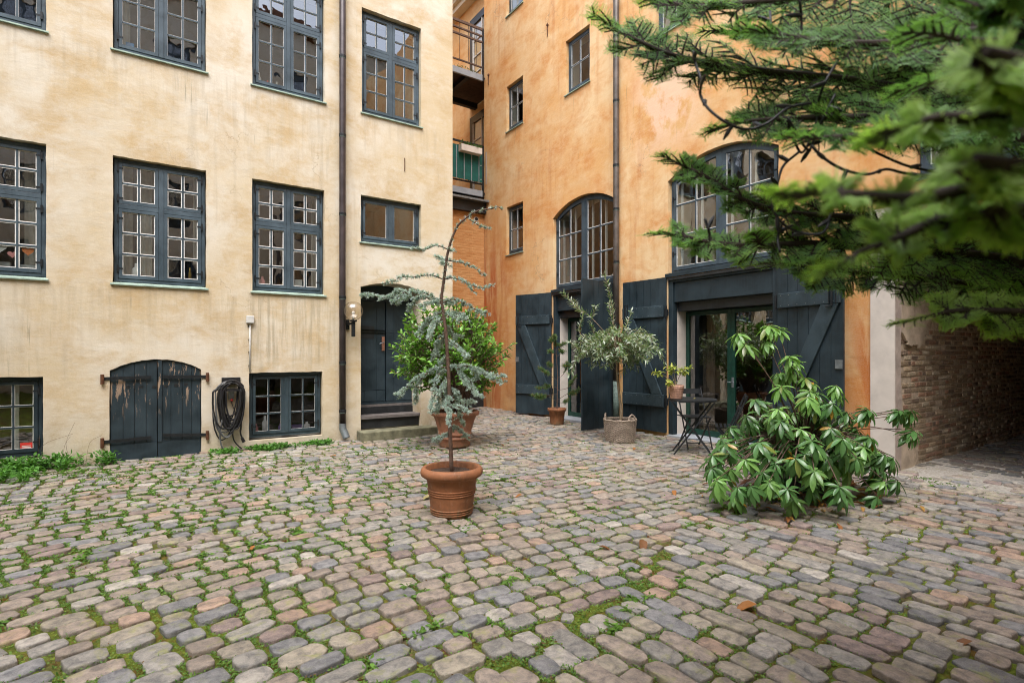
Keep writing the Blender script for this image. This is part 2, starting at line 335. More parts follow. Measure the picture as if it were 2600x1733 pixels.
# ------------------------------------------------------------------ geometry helpers
class MB:
    """collects geometry in world space (or through P) and links it as one mesh object"""
    def __init__(s, P=None): s.v = []; s.f = []; s.P = P; s.smooth = False
    def add(s, vs, fs):
        o = len(s.v); s.v += [tuple(v) for v in vs]; s.f += [tuple(i + o for i in f) for f in fs]
    def box(s, a, b):
        x0, y0, z0 = [min(p, q) for p, q in zip(a, b)]; x1, y1, z1 = [max(p, q) for p, q in zip(a, b)]
        s.add([(x0, y0, z0), (x1, y0, z0), (x1, y1, z0), (x0, y1, z0), (x0, y0, z1), (x1, y0, z1), (x1, y1, z1), (x0, y1, z1)],
              [(0, 3, 2, 1), (4, 5, 6, 7), (0, 1, 5, 4), (1, 2, 6, 5), (2, 3, 7, 6), (3, 0, 4, 7)]); return s
    def bar(s, p, q, w, h, up=(0, 0, 1)):
        p = Vector(p); q = Vector(q); d = (q - p).normalized(); up = Vector(up)
        if abs(d.dot(up)) > .98: up = Vector((1, 0, 0))
        a = d.cross(up).normalized() * w / 2; b = a.cross(d).normalized() * h / 2
        vs = [p - a - b, p + a - b, p + a + b, p - a + b, q - a - b, q + a - b, q + a + b, q - a + b]
        s.add(vs, [(0, 3, 2, 1), (4, 5, 6, 7), (0, 1, 5, 4), (1, 2, 6, 5), (2, 3, 7, 6), (3, 0, 4, 7)]); return s
    def tube(s, pts, r, n=8, cap=True):
        pts = [Vector(p) for p in pts]; m = len(pts); rs = r if isinstance(r, (list, tuple)) else [r] * m
        vs = []; prev = None
        for i, p in enumerate(pts):
            d = (pts[min(i + 1, m - 1)] - pts[max(i - 1, 0)]); d = d.normalized() if d.length > 1e-9 else Vector((0, 0, 1))
            if prev is None: a = d.orthogonal().normalized()
            else:
                a = prev - d * prev.dot(d); a = a.normalized() if a.length > 1e-6 else d.orthogonal().normalized()
            prev = a; b = d.cross(a)
            for k in range(n):
                t = 2 * math.pi * k / n; vs.append(p + (a * math.cos(t) + b * math.sin(t)) * rs[i])
        fs = [(i * n + k, i * n + (k + 1) % n, (i + 1) * n + (k + 1) % n, (i + 1) * n + k) for i in range(m - 1) for k in range(n)]
        if cap: fs += [tuple(range(n - 1, -1, -1)), tuple(range((m - 1) * n, m * n))]
        s.add(vs, fs); return s
    def lathe(s, c, prof, n=32, cap0=True, cap1=False):
        c = Vector(c); vs = []
        for r, z in prof:
            for k in range(n):
                t = 2 * math.pi * k / n; vs.append(c + Vector((r * math.cos(t), r * math.sin(t), z)))
        m = len(prof)
        fs = [(i * n + k, i * n + (k + 1) % n, (i + 1) * n + (k + 1) % n, (i + 1) * n + k) for i in range(m - 1) for k in range(n)]
        if cap0: fs.append(tuple(range(n - 1, -1, -1)))
        if cap1: fs.append(tuple(range((m - 1) * n, m * n)))
        s.add(vs, fs); return s
    def poly(s, pts, w0, w1):
        """pts: list of (u,z) ccw; extruded from w0 (back) to w1 (front) in frame coords (u, z, w)"""
        n = len(pts); vs = [(u, z, w0) for u, z in pts] + [(u, z, w1) for u, z in pts]
        fs = [tuple(range(n - 1, -1, -1)), tuple(range(n, 2 * n))] + [(i, (i + 1) % n, n + (i + 1) % n, n + i) for i in range(n)]
        s.add(vs, fs); return s
    def build(s, name, mat, parent=None, origin=None, smooth=False, bevel=0):
        vs = [Vector(s.P(*v)) if s.P else Vector(v) for v in s.v]
        base = parent_world(parent) if parent else Vector(origin or (0, 0, 0))
        me = bpy.data.meshes.new(name); me.from_pydata([v - base for v in vs], [], s.f); me.update()
        if isinstance(mat, (list, tuple)):
            for m in mat: me.materials.append(m)
        else: me.materials.append(mat)
        if smooth or s.smooth: me.polygons.foreach_set('use_smooth', [True] * len(me.polygons))
        o = bpy.data.objects.new(name, me); COL.objects.link(o)
        if parent: o.parent = parent
        else: o.location = base
        if bevel:
            md = o.modifiers.new('bevel', 'BEVEL'); md.width = bevel; md.segments = 2; md.limit_method = 'ANGLE'
        return o

def parent_world(o):
    v = Vector((0, 0, 0))
    while o is not None: v += o.location; o = o.parent
    return v

def empty(name, loc, label=None, cat=None, group=None, parent=None):
    o = bpy.data.objects.new(name, None); COL.objects.link(o)
    if parent: o.parent = parent; o.location = Vector(loc) - parent_world(parent)
    else: o.location = loc
    o.empty_display_size = .1
    if label: o['label'] = label
    if cat: o['category'] = cat
    if group: o['group'] = group
    return o
def tag(o, label=None, cat=None, group=None, kind=None):
    if label: o['label'] = label
    if cat: o['category'] = cat
    if group: o['group'] = group
    if kind: o['kind'] = kind
    return o

def np_mesh(name, V, F, mat, parent=None, tint=None, smooth=False, origin=(0, 0, 0)):
    """V (n,3), F (m,k) same-size faces"""
    base = np.array(parent_world(parent) if parent else origin, dtype=float)
    V = np.asarray(V, dtype=np.float32) - base.astype(np.float32); F = np.asarray(F, dtype=np.int32)
    me = bpy.data.meshes.new(name); k = F.shape[1]
    me.vertices.add(len(V)); me.vertices.foreach_set('co', V.ravel())
    me.loops.add(F.size); me.loops.foreach_set('vertex_index', F.ravel())
    me.polygons.add(len(F)); me.polygons.foreach_set('loop_start', np.arange(0, F.size, k, dtype=np.int32))
    if tint is not None:
        c = np.ones((len(V), 4), dtype=np.float32); c[:, :3] = tint
        at = me.color_attributes.new('tint', 'FLOAT_COLOR', 'POINT'); at.data.foreach_set('color', c.ravel())
    me.update(calc_edges=True)
    if smooth: me.polygons.foreach_set('use_smooth', np.ones(len(F), dtype=bool))
    me.materials.append(mat)
    o = bpy.data.objects.new(name, me); COL.objects.link(o)
    if parent: o.parent = parent
    else: o.location = origin
    return o

def leaf_tmpl(width=.3, n=4, fold=.18, droop=.25, blunt=.55):
    """unit leaf along +Y, normal +Z; quads"""
    V = []; F = []
    for i in range(n + 1):
        t = i / n
        w = width * .5 * (math.sin(math.pi * t ** blunt) ** .8) if 0 < t < 1 else width * .03
        z = -droop * t * t; V += [(-w, t, z + fold * w), (0, t, z), (w, t, z + fold * w)]
    for i in range(n):
        a = i * 3; F += [(a, a + 1, a + 4, a + 3), (a + 1, a + 2, a + 5, a + 4)]
    return np.array(V), np.array(F)

def scatter(name, tm, pos, dirs, size, tint, mat, parent=None, up=None, roll=.5, wid=None, smooth=True, origin=(0, 0, 0)):
    TV, TF = tm; pos = np.asarray(pos, float); N = len(pos); d = np.asarray(dirs, float)
    d = d / np.maximum(np.linalg.norm(d, axis=1, keepdims=True), 1e-9)
    U = np.tile([0, 0, 1.0], (N, 1)) if up is None else np.asarray(up, float)
    U = U + RN.normal(0, roll * .5, (N, 3))
    x = np.cross(d, U); x /= np.maximum(np.linalg.norm(x, axis=1, keepdims=True), 1e-9); z = np.cross(x, d)
    size = np.broadcast_to(np.asarray(size, float), (N,))
    wid = size if wid is None else np.broadcast_to(np.asarray(wid, float), (N,))
    V = (pos[:, None, :] + TV[None, :, 0:1] * x[:, None, :] * wid[:, None, None] + TV[None, :, 1:2] * d[:, None, :] * size[:, None, None]
         + TV[None, :, 2:3] * z[:, None, :] * size[:, None, None]).reshape(-1, 3)
    F = (TF[None] + (np.arange(N) * len(TV))[:, None, None]).reshape(-1, TF.shape[1])
    tint = np.broadcast_to(np.asarray(tint, float), (N, 3)); T = np.repeat(tint, len(TV), axis=0)
    return np_mesh(name, V, F, mat, parent, T, smooth, origin)

def catmull(pts, k=6):
    P = [Vector(p) for p in pts]; P = [P[0] * 2 - P[1]] + P + [P[-1] * 2 - P[-2]]; out = []
    for i in range(1, len(P) - 2):
        for j in range(k):
            t = j / k; a, b, c, d = P[i - 1:i + 3]
            out.append(.5 * ((2 * b) + (c - a) * t + (2 * a - 5 * b + 4 * c - d) * t * t + (3 * b - a - 3 * c + d) * t ** 3))
    out.append(P[-2]); return out

def ray_pt(px, py, d):
    """point d metres ahead of the lens plane that the photograph shows at px,py (2600 wide)"""
    a = (px - 1300) / 1361.0; b = (898 - py) / 1361.0
    return RGT * (a * d) + FWD * d + Vector((0, 0, CAMH + b * d))

# frames of the two facades: (u to the right, z up, w out of the wall)
YW, OX = 9.35, 7.88
PY = lambda u, z, w: (u, YW - w, z)
PO = lambda u, z, w: (OX - w, -u, z)

def arc_fn(u0, u1, spring, apex):
    c = (u0 + u1) / 2; h = (u1 - u0) / 2; s = apex - spring
    if s <= 1e-6: return lambda u: spring
    r = (h * h + s * s) / (2 * s); zc = apex - r
    return lambda u: zc + math.sqrt(max(r * r - (u - c) ** 2, 0))

def opening_loop(u0, u1, z0, z1, apex=None, wob=.004):
    f = arc_fn(u0, u1, z1, apex or z1); pts = []
    n = 10
    pts += [(u0 + (u1 - u0) * i / n, z0) for i in range(n)]
    pts += [(u1, z0 + (z1 - z0) * i / n) for i in range(n)]
    m = 18
    pts += [(u1 + (u0 - u1) * i / m, f(u1 + (u0 - u1) * i / m)) for i in range(m)]
    pts += [(u0, z1 + (z0 - z1) * i / n) for i in range(n)]
    return [(u + R.uniform(-wob, wob), z + R.uniform(-wob, wob)) for u, z in pts]

def wall_with_openings(P, u0, u1, z0, z1, ops, name, mat, parent, thick=.5):
    """ops: (u0,u1,z0,z1,apex,depth)"""
    mb = MB(P)
    loops = [[(u0, z0), (u1, z0), (u1, z1), (u0, z1)]] + [opening_loop(*o[:5]) for o in ops]
    flat = [p for l in loops for p in l]
    tris = tessellate_polygon([[Vector((u, z, 0)) for u, z in l] for l in loops])
    fs = []
    for t in tris:
        a, b, c = [flat[i] for i in t]
        ar = (b[0] - a[0]) * (c[1] - a[1]) - (b[1] - a[1]) * (c[0] - a[0])
        if abs(ar) < 1e-10: continue
        fs.append(tuple(t) if ar > 0 else tuple(reversed(t)))
    mb.add([(u, z, 0) for u, z in flat], fs)
    for l, o in zip(loops[1:], ops):
        n = len(l); d = o[5]
        mb.add([(u, z, 0) for u, z in l] + [(u, z, -d) for u, z in l], [(i, n + i, n + (i + 1) % n, (i + 1) % n) for i in range(n)])
    # outer edges
    for (a, b) in (((u0, z0), (u0, z1)), ((u1, z1), (u1, z0)), ((u0, z1), (u1, z1))):
        mb.add([(a[0], a[1], 0), (b[0], b[1], 0), (b[0], b[1], -thick), (a[0], a[1], -thick)], [(0, 1, 2, 3)])
    return mb.build(name, mat, parent)

def pane(P, parent, poly, w, mat, tilt=.0035):
    cu = sum(p[0] for p in poly) / len(poly); cz = sum(p[1] for p in poly) / len(poly)
    ta, tb = R.uniform(-tilt, tilt), R.uniform(-tilt, tilt)
    mb = MB(P); n = len(poly)
    f = [(u, z, w + (u - cu) * ta + (z - cz) * tb) for u, z in poly]
    mb.add(f, [tuple(range(n))])
    return mb.build('pane', mat, parent)

def hinge(P, parent, u, z, w, s):
    mb = MB(P); mb.box((u - .012, z - .05, w), (u + .012, z + .05, w + .022)).box((u, z - .012, w), (u - s * .06, z + .012, w + .012))
    return mb.build('hinge', M['iron'], parent)

def casement(P, parent, u0, u1, z0, z1, split=None, rows=(2, 3), cols=2, w=-.085, fmat='bluegrey', gmat='glass', white=.010, sill=True, hinges=True, label=None, pairs=2, back=.28):
    """Danish cross casement: outer frame, sashes, glazing bars, panes"""
    fw = .048; m = MB(P); t = .05
    g = .012
    U0, U1, Z0, Z1 = u0 + g, u1 - g, z0 + .035, z1 - g
    m.box((U0, Z0, w - t), (U0 + fw, Z1, w)).box((U1 - fw, Z0, w - t), (U1, Z1, w))
    m.box((U0 + fw, Z0, w - t), (U1 - fw, Z0 + fw, w)).box((U0 + fw, Z1 - fw, w - t), (U1 - fw, Z1, w))
    iu0, iu1, iz0, iz1 = U0 + fw, U1 - fw, Z0 + fw, Z1 - fw
    uc = (u0 + u1) / 2; mw = .032
    us = [(iu0, iu1)] if pairs == 1 else [(iu0, uc - mw), (uc + mw, iu1)]
    if pairs == 2: m.box((uc - mw, iz0, w - t), (uc + mw, iz1, w + .012))
    if split:
        for a, b in us: m.box((a, split - mw, w - t), (b, split + mw, w + .008))
        zs = [(iz0, split - mw, rows[1]), (split + mw, iz1, rows[0])]
    else: zs = [(iz0, iz1, rows[0])]
    win = m.build('window', M[fmat], parent, bevel=.004)
    if label: win['label'] = label
    sw = .042; ws = w + .004; gb = .011
    put = MB(P)
    for ui, (a, b) in enumerate(us):
        for (c, d, nr) in zs:
            s = MB(P); a2, b2, c2, d2 = a + .003, b - .003, c + .003, d - .003
            s.box((a2, c2, ws - .04), (a2 + sw, d2, ws + .006)).box((b2 - sw, c2, ws - .04), (b2, d2, ws + .006))
            s.box((a2 + sw, c2, ws - .04), (b2 - sw, c2 + sw * 1.15, ws + .006)).box((a2 + sw, d2 - sw, ws - .04), (b2 - sw, d2, ws + .006))
            ga, gb_, gc, gd = a2 + sw, b2 - sw, c2 + sw * 1.15, d2 - sw
            nc = cols
            for i in range(1, nc):
                x = ga + (gb_ - ga) * i / nc; s.box((x - gb, gc, ws - .03), (x + gb, gd, ws - .004))
            for j in range(1, nr):
                z = gc + (gd - gc) * j / nr
                for i in range(nc):
                    xa = ga + (gb_ - ga) * i / nc + (gb if i else 0); xb = ga + (gb_ - ga) * (i + 1) / nc - (gb if i < nc - 1 else 0)
                    s.box((xa, z - gb, ws - .028), (xb, z + gb, ws - .007))
            s.build('sash', M[fmat], win)
            for i in range(nc):
                for j in range(nr):
                    xa = ga + (gb_ - ga) * i / nc + (gb if i else 0); xb = ga + (gb_ - ga) * (i + 1) / nc - (gb if i < nc - 1 else 0)
                    za = gc + (gd - gc) * j / nr + (gb if j else 0); zb = gc + (gd - gc) * (j + 1) / nr - (gb if j < nr - 1 else 0)
                    pane(P, win, [(xa, za), (xb, za), (xb, zb), (xa, zb)], ws - .022, M[gmat])
                    if white:
                        q = white; wz = ws - .012; wb = ws - .021
                        put.box((xa, za, wb), (xa + q, zb, wz)).box((xb - q, za, wb), (xb, zb, wz))
                        put.box((xa + q, za, wb), (xb - q, za + q, wz)).box((xa + q, zb - q, wb), (xb - q, zb, wz))
            if hinges and pairs == 2:
                hu, sg = (a - .006, -1) if ui == 0 else (b + .006, 1)
                for hz in (c + (d - c) * .14, c + (d - c) * .86): hinge(P, win, hu, hz, w, sg)
    if white: put.build('putty', M['white'], win)['kind'] = 'stuff'
    if sill:
        s = MB(P); s.add([(u0 - .03, z0 - .004, .035), (u1 + .03, z0 - .004, .035), (u1 + .01, z0 + .03, w - .01), (u0 - .01, z0 + .03, w - .01),
                   (u0 - .03, z0 - .022, .035), (u1 + .03, z0 - .022, .035), (u1 + .01, z0 - .022, w - .01), (u0 - .01, z0 - .022, w - .01)],
                  [(0, 1, 2, 3), (7, 6, 5, 4), (4, 5, 1, 0), (5, 6, 2, 1), (6, 7, 3, 2), (7, 4, 0, 3)])
        s.build('sill', M['green_lip'], win)
    if back:
        r = MB(P); e = .008; w1, w2 = w - t - .002, w - t - back
        for (a, b) in (((u0 + e, z0 + e), (u0 + e, z1 - e)), ((u0 + e, z1 - e), (u1 - e, z1 - e)), ((u1 - e, z1 - e), (u1 - e, z0 + e)), ((u1 - e, z0 + e), (u0 + e, z0 + e))):
            r.add([(a[0], a[1], w1), (b[0], b[1], w1), (b[0], b[1], w2), (a[0], a[1], w2)], [(0, 1, 2, 3)])
        r.build('inner_reveal', M['inner'], win)
    return win

def arched_casement(P, parent, u0, u1, z0, spring, apex, w=-.09, rows=3, label=None):
    n = 24; g = .012; U0, U1 = u0 + g, u1 - g; f = arc_fn(u0, u1, spring, apex)
    F = lambda u, k: f(u) - g - k * 1.03
    fw = .05; t = .06; m = MB(P)
    Z0 = z0 + .05; uc = (u0 + u1) / 2; mw = .04
    def arcband(mb, a, b, k0, k1, w0, w1, nn=12):
        for i in range(nn):
            x, y = a + (b - a) * i / nn, a + (b - a) * (i + 1) / nn
            mb.poly([(x, F(x, k1)), (y, F(y, k1)), (y, F(y, k0)), (x, F(x, k0))], w0, w1)
    m.box((U0, Z0, w - t), (U0 + fw, F(U0, 0), w)).box((U1 - fw, Z0, w - t), (U1, F(U1, 0), w))
    m.box((U0 + fw, Z0, w - t), (U1 - fw, Z0 + fw, w)); arcband(m, U0 + fw, U1 - fw, 0, fw, w - t, w)
    m.box((uc - mw, Z0 + fw, w - t), (uc + mw, F(uc, fw), w + .014))
    win = m.build('window', M['bluegrey'], parent)
    if label: win['label'] = label
    sw = .05; ws = w + .006; put = MB(P); gb = .012; inn = MB(P)
    # heights of the cross bars
    Zt = spring - .0
    for ui, (a, b) in enumerate(((U0 + fw + .003, uc - mw - .003), (uc + mw + .003, U1 - fw - .003))):
        s = MB(P); c = Z0 + fw + .003
        s.box((a, c, ws - .045), (a + sw, F(a, fw + .003), ws + .006)).box((b - sw, c, ws - .045), (b, F(b, fw + .003), ws + .006))
        s.box((a + sw, c, ws - .045), (b - sw, c + sw * 1.3, ws + .006)); arcband(s, a + sw, b - sw, fw + .003, fw + .003 + sw, ws - .045, ws + .006)
        ga, gb_, gc = a + sw, b - sw, c + sw * 1.3
        T = lambda u: F(u, fw + .003 + sw)
        um = (ga + gb_) / 2
        s.box((um - gb, gc, ws - .03), (um + gb, T(um), ws - .004))
        ztop = max(T(ga), T(gb_), T(um)); zz = [gc + (spring + .10 - gc) * k / rows for k in range(rows)]
        for z in zz[1:]:
            s.box((ga, z - gb, ws - .028), (um - gb, z + gb, ws - .007)).box((um + gb, z - gb, ws - .028), (gb_, z + gb, ws - .007))
        s.build('sash', M['bluegrey'], win)
        for (xa, xb) in ((ga, um - gb), (um + gb, gb_)):
            for j in range(rows):
                za = zz[j] + (gb if j else 0)
                if j < rows - 1: top = [(xb, zz[j + 1] - gb), (xa, zz[j + 1] - gb)]
                else: top = [(xb + (xa - xb) * i / 6, T(xb + (xa - xb) * i / 6)) for i in range(7)]
                pane(P, win, [(xa, za), (xb, za)] + top, ws - .022, M['glass'])
                q = .012; zt = min(p[1] for p in top)
                put.box((xa, za, ws - .021), (xa + q, top[-1][1], ws - .012)).box((xa + q, za, ws - .021), (xb, za + q, ws - .012))
            if True:  # white bars of the inner window, set back
                inn.box((xa + .0, Z0 + .06, w - .17), (xa + .035, T(xa) + .02, w - .13))
        inn.box((ga - .04, Z0 + .02, w - .17), (gb_ + .04, Z0 + .06, w - .13))
        for hz in (Z0 + .35, Z0 + (spring - Z0) * .8): hinge(P, win, (a - .01) if ui == 0 else (b + .01), hz, w, -1 if ui == 0 else 1)
    put.build('putty', M['white'], win)['kind'] = 'stuff'; inn.build('inner_window_bar', M['white'], win)
    s = MB(P); s.box((u0 - .04, z0 - .02, w - .01), (u1 + .04, z0 + .045, .04)); s.build('sill', M['darkblue'], win)
    lp = opening_loop(u0 + .01, u1 - .01, z0 + .05, spring - .01, apex - .01, 0); r = MB(P); nn = len(lp); w1, w2 = w - t - .002, w - t - .5
    r.add([(a, b, w1) for a, b in lp] + [(a, b, w2) for a, b in lp], [(i, nn + i, nn + (i + 1) % nn, (i + 1) % nn) for i in range(nn)])
    r.build('inner_reveal', M['inner'], win)
    return win

# ================================================================== THE YELLOW BUILDING
yb = empty('yellow_building', (4.9, YW, 0), 'ochre yellow plastered building with rows of blue-grey casement windows left of the courtyard', 'building')
cx = [-2.30, -.43, 1.34, 3.11]; W = 1.13
cols_u = [(-4.06, -2.93), (-2.29, -1.15), (-.44, .70), (1.335, 2.455), (3.10, 4.235)]
ops = []
for i, (a, b) in enumerate(cols_u):
    ops.append((a, b, 5.77, 7.63, None, .14)); ops.append((a, b, 9.3, 11.0, None, .14))
    if i < 4: ops.append((a, b, 2.49, 4.28, None, .14))
ops.append((3.08, 4.235, 3.48, 4.31, None, .14))
ops += [(-2.35, -1.18, .12, 1.20, None, .14), (1.29, 2.42, .12, 1.20, None, .14)]
ops += [(-.476, .636, -.12, 1.265, 1.42, .10), (3.08, 4.235, .14, 2.685, 2.79, .55)]
wall_with_openings(PY, -7, 4.9, -.15, 13.2, ops, 'wall', M['yplaster'], yb)
yside = MB(); yside.box((4.5, YW + .02, -.15), (4.897, 18, 13.2)); yside.build('side_wall', M['yplaster'], yb)
yr = MB(); yr.add([(-7, YW - .35, 13.2), (5.1, YW - .35, 13.2), (5.1, 13.5, 17), (-7, 13.5, 17), (-7, YW - .35, 13.05), (5.1, YW - .35, 13.05), (5.1, 13.5, 16.8), (-7, 13.5, 16.8)],
                  [(0, 1, 2, 3), (7, 6, 5, 4), (4, 5, 1, 0), (5, 6, 2, 1), (7, 4, 0, 3)]); yr.build('roof', M['rooftile'], yb)
rm = MB()
for za, zb in ((-.1, 1.9), (1.95, 4.9), (4.95, 8.6), (8.65, 12.9)):
    for ua, ub in ((-6.9, -2.6), (-2.55, 1.0), (1.05, 4.45)):
        P0 = (ua, YW + 3.2, za); 
        rm.add([(ua, YW + .42, za), (ub, YW + .42, za), (ub, YW + 3.2, za), (ua, YW + 3.2, za), (ua, YW + .42, zb), (ub, YW + .42, zb), (ub, YW + 3.2, zb), (ua, YW + 3.2, zb)],
               [(0, 1, 2, 3), (7, 6, 5, 4), (3, 2, 6, 7), (0, 3, 7, 4), (2, 1, 5, 6)])
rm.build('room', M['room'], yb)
for i, (a, b) in enumerate(cols_u):
    casement(PY, yb, a, b, 5.77, 7.63, 6.94, white=.0045)
    if i < 4: casement(PY, yb, a, b, 2.49, 4.28, 3.60, white=.012)
    if i < 5: casement(PY, yb, a, b, 9.3, 11.0, None, rows=(3,), white=0, hinges=False, back=0)
casement(PY, yb, 3.08, 4.235, 3.48, 4.31, None, rows=(1,), cols=1, white=.006)
casement(PY, yb, -2.35, -1.18, .12, 1.20, None, rows=(3,), white=.005, sill=False, fmat='darkblue', gmat='glass')
casement(PY, yb, 1.29, 2.42, .12, 1.20, None, rows=(3,), white=.002, sill=False, fmat='railblue', gmat='glassdark')
# white bars behind the leftmost cellar window
bb = MB(PY)
for k in range(6): bb.box((-2.26 + k * .19, .14, -.21), (-2.205 + k * .19, 1.18, -.165))
bb.build('window_grille', M['white'], yb)
# curtains inside (soft folds)
def curtain(P, parent, u0, u1, z0, z1, w, mat):
    V = []; F = []; n = max(8, int((u1 - u0) * 40))
    for i in range(n + 1):
        u = u0 + (u1 - u0) * i / n; ww = w + .025 * math.sin(u * 70) + .01 * math.sin(u * 31)
        V += [(u, z0, ww), (u, z1, ww)]
    F = [(2 * i, 2 * i + 2, 2 * i + 3, 2 * i + 1) for i in range(n)]
    m = MB(P); m.add(V, F); return m.build('curtain', mat, parent, smooth=True)
for (P, a, b, z0, z1, w) in ((PY, -.42, -.22, 2.55, 4.24, -.38), (PY, -.17, .02, 2.55, 4.24, -.40), (PY, -1.42, -1.2, 2.6, 4.25, -.40), (PY, .55, .68, 2.9, 4.24, -.38),
                             (PY, 1.36, 1.5, 2.6, 4.24, -.40), (PY, 2.33, 2.44, 2.6, 4.24, -.4), (PY, -.42, -.25, 5.85, 7.6, -.4), (PY, 3.13, 3.25, 5.85, 7.6, -.4)):
    curtain(P, yb, a, b, z0, z1, w, M['cloth'])

# arched cellar hatch: planks, strap hinges
hf = arc_fn(-.476, .636, 1.265, 1.42)
for side in (0, 1):
    ua, ub = (-.468, .078) if side == 0 else (.086, .628)
    hd = MB(PY); hd.box((ua, -.10, -.075), (ub, .218, -.018)); 
    if side == 1: hd.box((ua, .220, -.06), (ua + .05, hf(ua + .02) - .015, -.006))
    hatch = hd.build('hatch_door', M['peel'], yb)
    npk = 4; a0 = ua if side == 0 else ua + .052
    edges = [a0 + (ub - a0) * k / npk + (R.uniform(-.012, .012) if 0 < k < npk else 0) for k in range(npk + 1)]
    for k in range(npk):
        x, y = edges[k] + .0025, edges[k + 1] - .0025; dz = R.uniform(-.003, .003)
        pts = [(x, .220), (y, .220), (y, hf(y) - .012), ((x + y) / 2, hf((x + y) / 2) - .012), (x, hf(x) - .012)]
        MB(PY).poly(pts, -.07, -.028 + dz).build('plank', M['peel'], hatch)
    for zc, tl in ((1.155, 0), (.275, -.03)):
        sh = MB(PY)
        if side == 0: p, q = (-.56, zc + .0, .012), (ub - .07, zc + .01 - tl * .3, .0)
        else: p, q = (.72, zc, .012), (ua + .06, zc + .01 - tl, .0)
        sh.bar(p, q, .012, .045, up=(0, 1, 0))
        sh.build('strap_hinge', M['iron'], hatch)
        pt = MB(PY); u = -.555 if side == 0 else .715
        pt.tube([(u, zc - .075, .03), (u, zc + .06, .03)], .022, 8); pt.box((u - .02, zc - .06, -.01), (u + .02, zc - .02, .03))
        pt.build('pintle', M['rust'], hatch)
    for k in range(3):
        u = (ua + .20 + k * .155) if side == 0 else (ua + .10 + k * .125); z = 1.03 + .008 * k * (1 if side else -.5)
        MB(PY).poly([(u + .028 * math.cos(t * math.pi / 6), z + .02 * math.sin(t * math.pi / 6)) for t in range(12)], -.0265, -.0235).build('air_hole', M['blackpaint'], hatch)
MB(PY).poly([(.10 + .015 * math.cos(t * math.pi / 6), 1.39 + .015 * math.sin(t * math.pi / 6)) for t in range(12)], -.02, -.012).build('white_knob', M['white'], yb)

# entrance door, threshold, steps
ef = arc_fn(3.08, 4.235, 2.685, 2.79); dw = -.45
dm = MB(PY)
for i in range(10):
    x, y = 3.085 + 1.145 * i / 10, 3.085 + 1.145 * (i + 1) / 10
    dm.poly([(x, 2.49), (y, 2.49), (y, ef(y) - .01), (x, ef(x) - .01)], dw - .08, dw + .02)
door = dm.build('entrance_door', M['darkblue'], yb)
MB(PY).box((3.085, .56, dw - .09), (4.23, .60, dw + .03)).build('bottom_rail', M['darkblue'], door)
for (a, b, l) in ((3.09, 3.52, 0), (3.525, 3.69, 0), (3.71, 3.86, 1), (3.865, 4.225, 1)):
    MB(PY).box((a, .82 if l == 0 else .61, dw - .06), (b, 2.485, dw + (.0 if l == 0 else .022))).build('plank', M['darkblue'], door)
for (a, b) in ((3.09, 3.30), (3.305, 3.52), (3.525, 3.69)):
    MB(PY).box((a, .61, dw - .06), (b, .812, dw + .004)).build('plank', M['darkblue'], door)
MB(PY).box((3.086, .515, dw - .07), (4.23, .558, dw + .055)).build('threshold_bar', M['slate'], door)
hp = MB(PY); hp.box((3.628, 1.56, dw), (3.683, 1.83, dw + .015)); hp.build('lock_plate', M['brass'], door)
hh = MB(PY); hh.tube([(3.655, 1.72, dw + .01), (3.655, 1.72, dw + .06), (3.56, 1.69, dw + .065)], .009, 6); hh.build('handle', M['zinc'], door)
MB(PY).box((3.22, 1.78, dw), (3.48, 2.02, dw + .004)).build('repair_patch', M['blackpaint'], door)
st = MB(PY); st.box((3.085, .385, -.50), (4.23, .513, -.385)); st.build('upper_riser', M['blackpaint'], yb)
s1 = MB(PY); s1.box((3.085, .335, -.50), (4.232, .383, -.04)); step = s1.build('step', M['slate'], yb)
MB(PY).box((3.10, .16, -.48), (4.215, .333, -.08)).build('riser', M['blackpaint'], step)
MB(PY).box((3.085, -.1, -.52), (4.232, .158, -.1)).build('foundation', M['stonestep'], step)
sl = MB(); sl.box((3.0, YW - .34, -.1), (4.42, YW - .004, .155)); slab = sl.build('stone_step', M['stonestep'], None, origin=(3.7, YW - .17, 0), bevel=.015)
# shift verts: built about origin already
tag(slab, 'low mossy stone slab in front of the arched entrance door', 'step')

# drainpipe by the entrance
def drainpipe(name, base, pts, r, mat, label, brackets, shoe, wall_off):
    t = empty(name, base, label, 'drainpipe')
    MB().tube(pts, r, 12).build('pipe', mat, t, smooth=True)
    for z in brackets:
        b = MB(); x, y = wall_off(z)
        b.lathe((x, y, z - .025), [(r + .002, 0), (r + .008, .004), (r + .008, .046), (r + .002, .05)], 12, cap0=True, cap1=True)
        b.build('bracket', M['iron'], t)
    for z in [q + .012 for q in brackets[::1]]:
        MB().lathe((*wall_off(z), z - .05), [(r + .001, 0), (r + .005, .01), (r + .001, .02)], 12, cap0=False).build('joint_ring', M['verdigris'], t, smooth=True)
    if shoe: MB().tube(shoe, r * 1.12, 12, cap=False).build('outlet', M['zinc'], t, smooth=True)
    return t
x1, y1 = 2.735, YW - .085
drainpipe('drainpipe', (x1, y1, 0), [(x1, y1, .27), (x1 - .003, y1, 3.0), (x1, y1, 6.0), (x1, y1, 13.1)], .054, M['pipe1'],
          'brown metal drainpipe on the ochre wall beside the globe lamp', [.52, 1.35, 2.47, 3.9, 5.25, 6.6, 8.2], [(x1, y1, .31), (x1, y1, .22), (x1 + .02, y1 - .02, .16), (x1 + .05, y1 - .06, .06)], lambda z: (x1, y1))
x2, y2 = OX - .085, 7.80
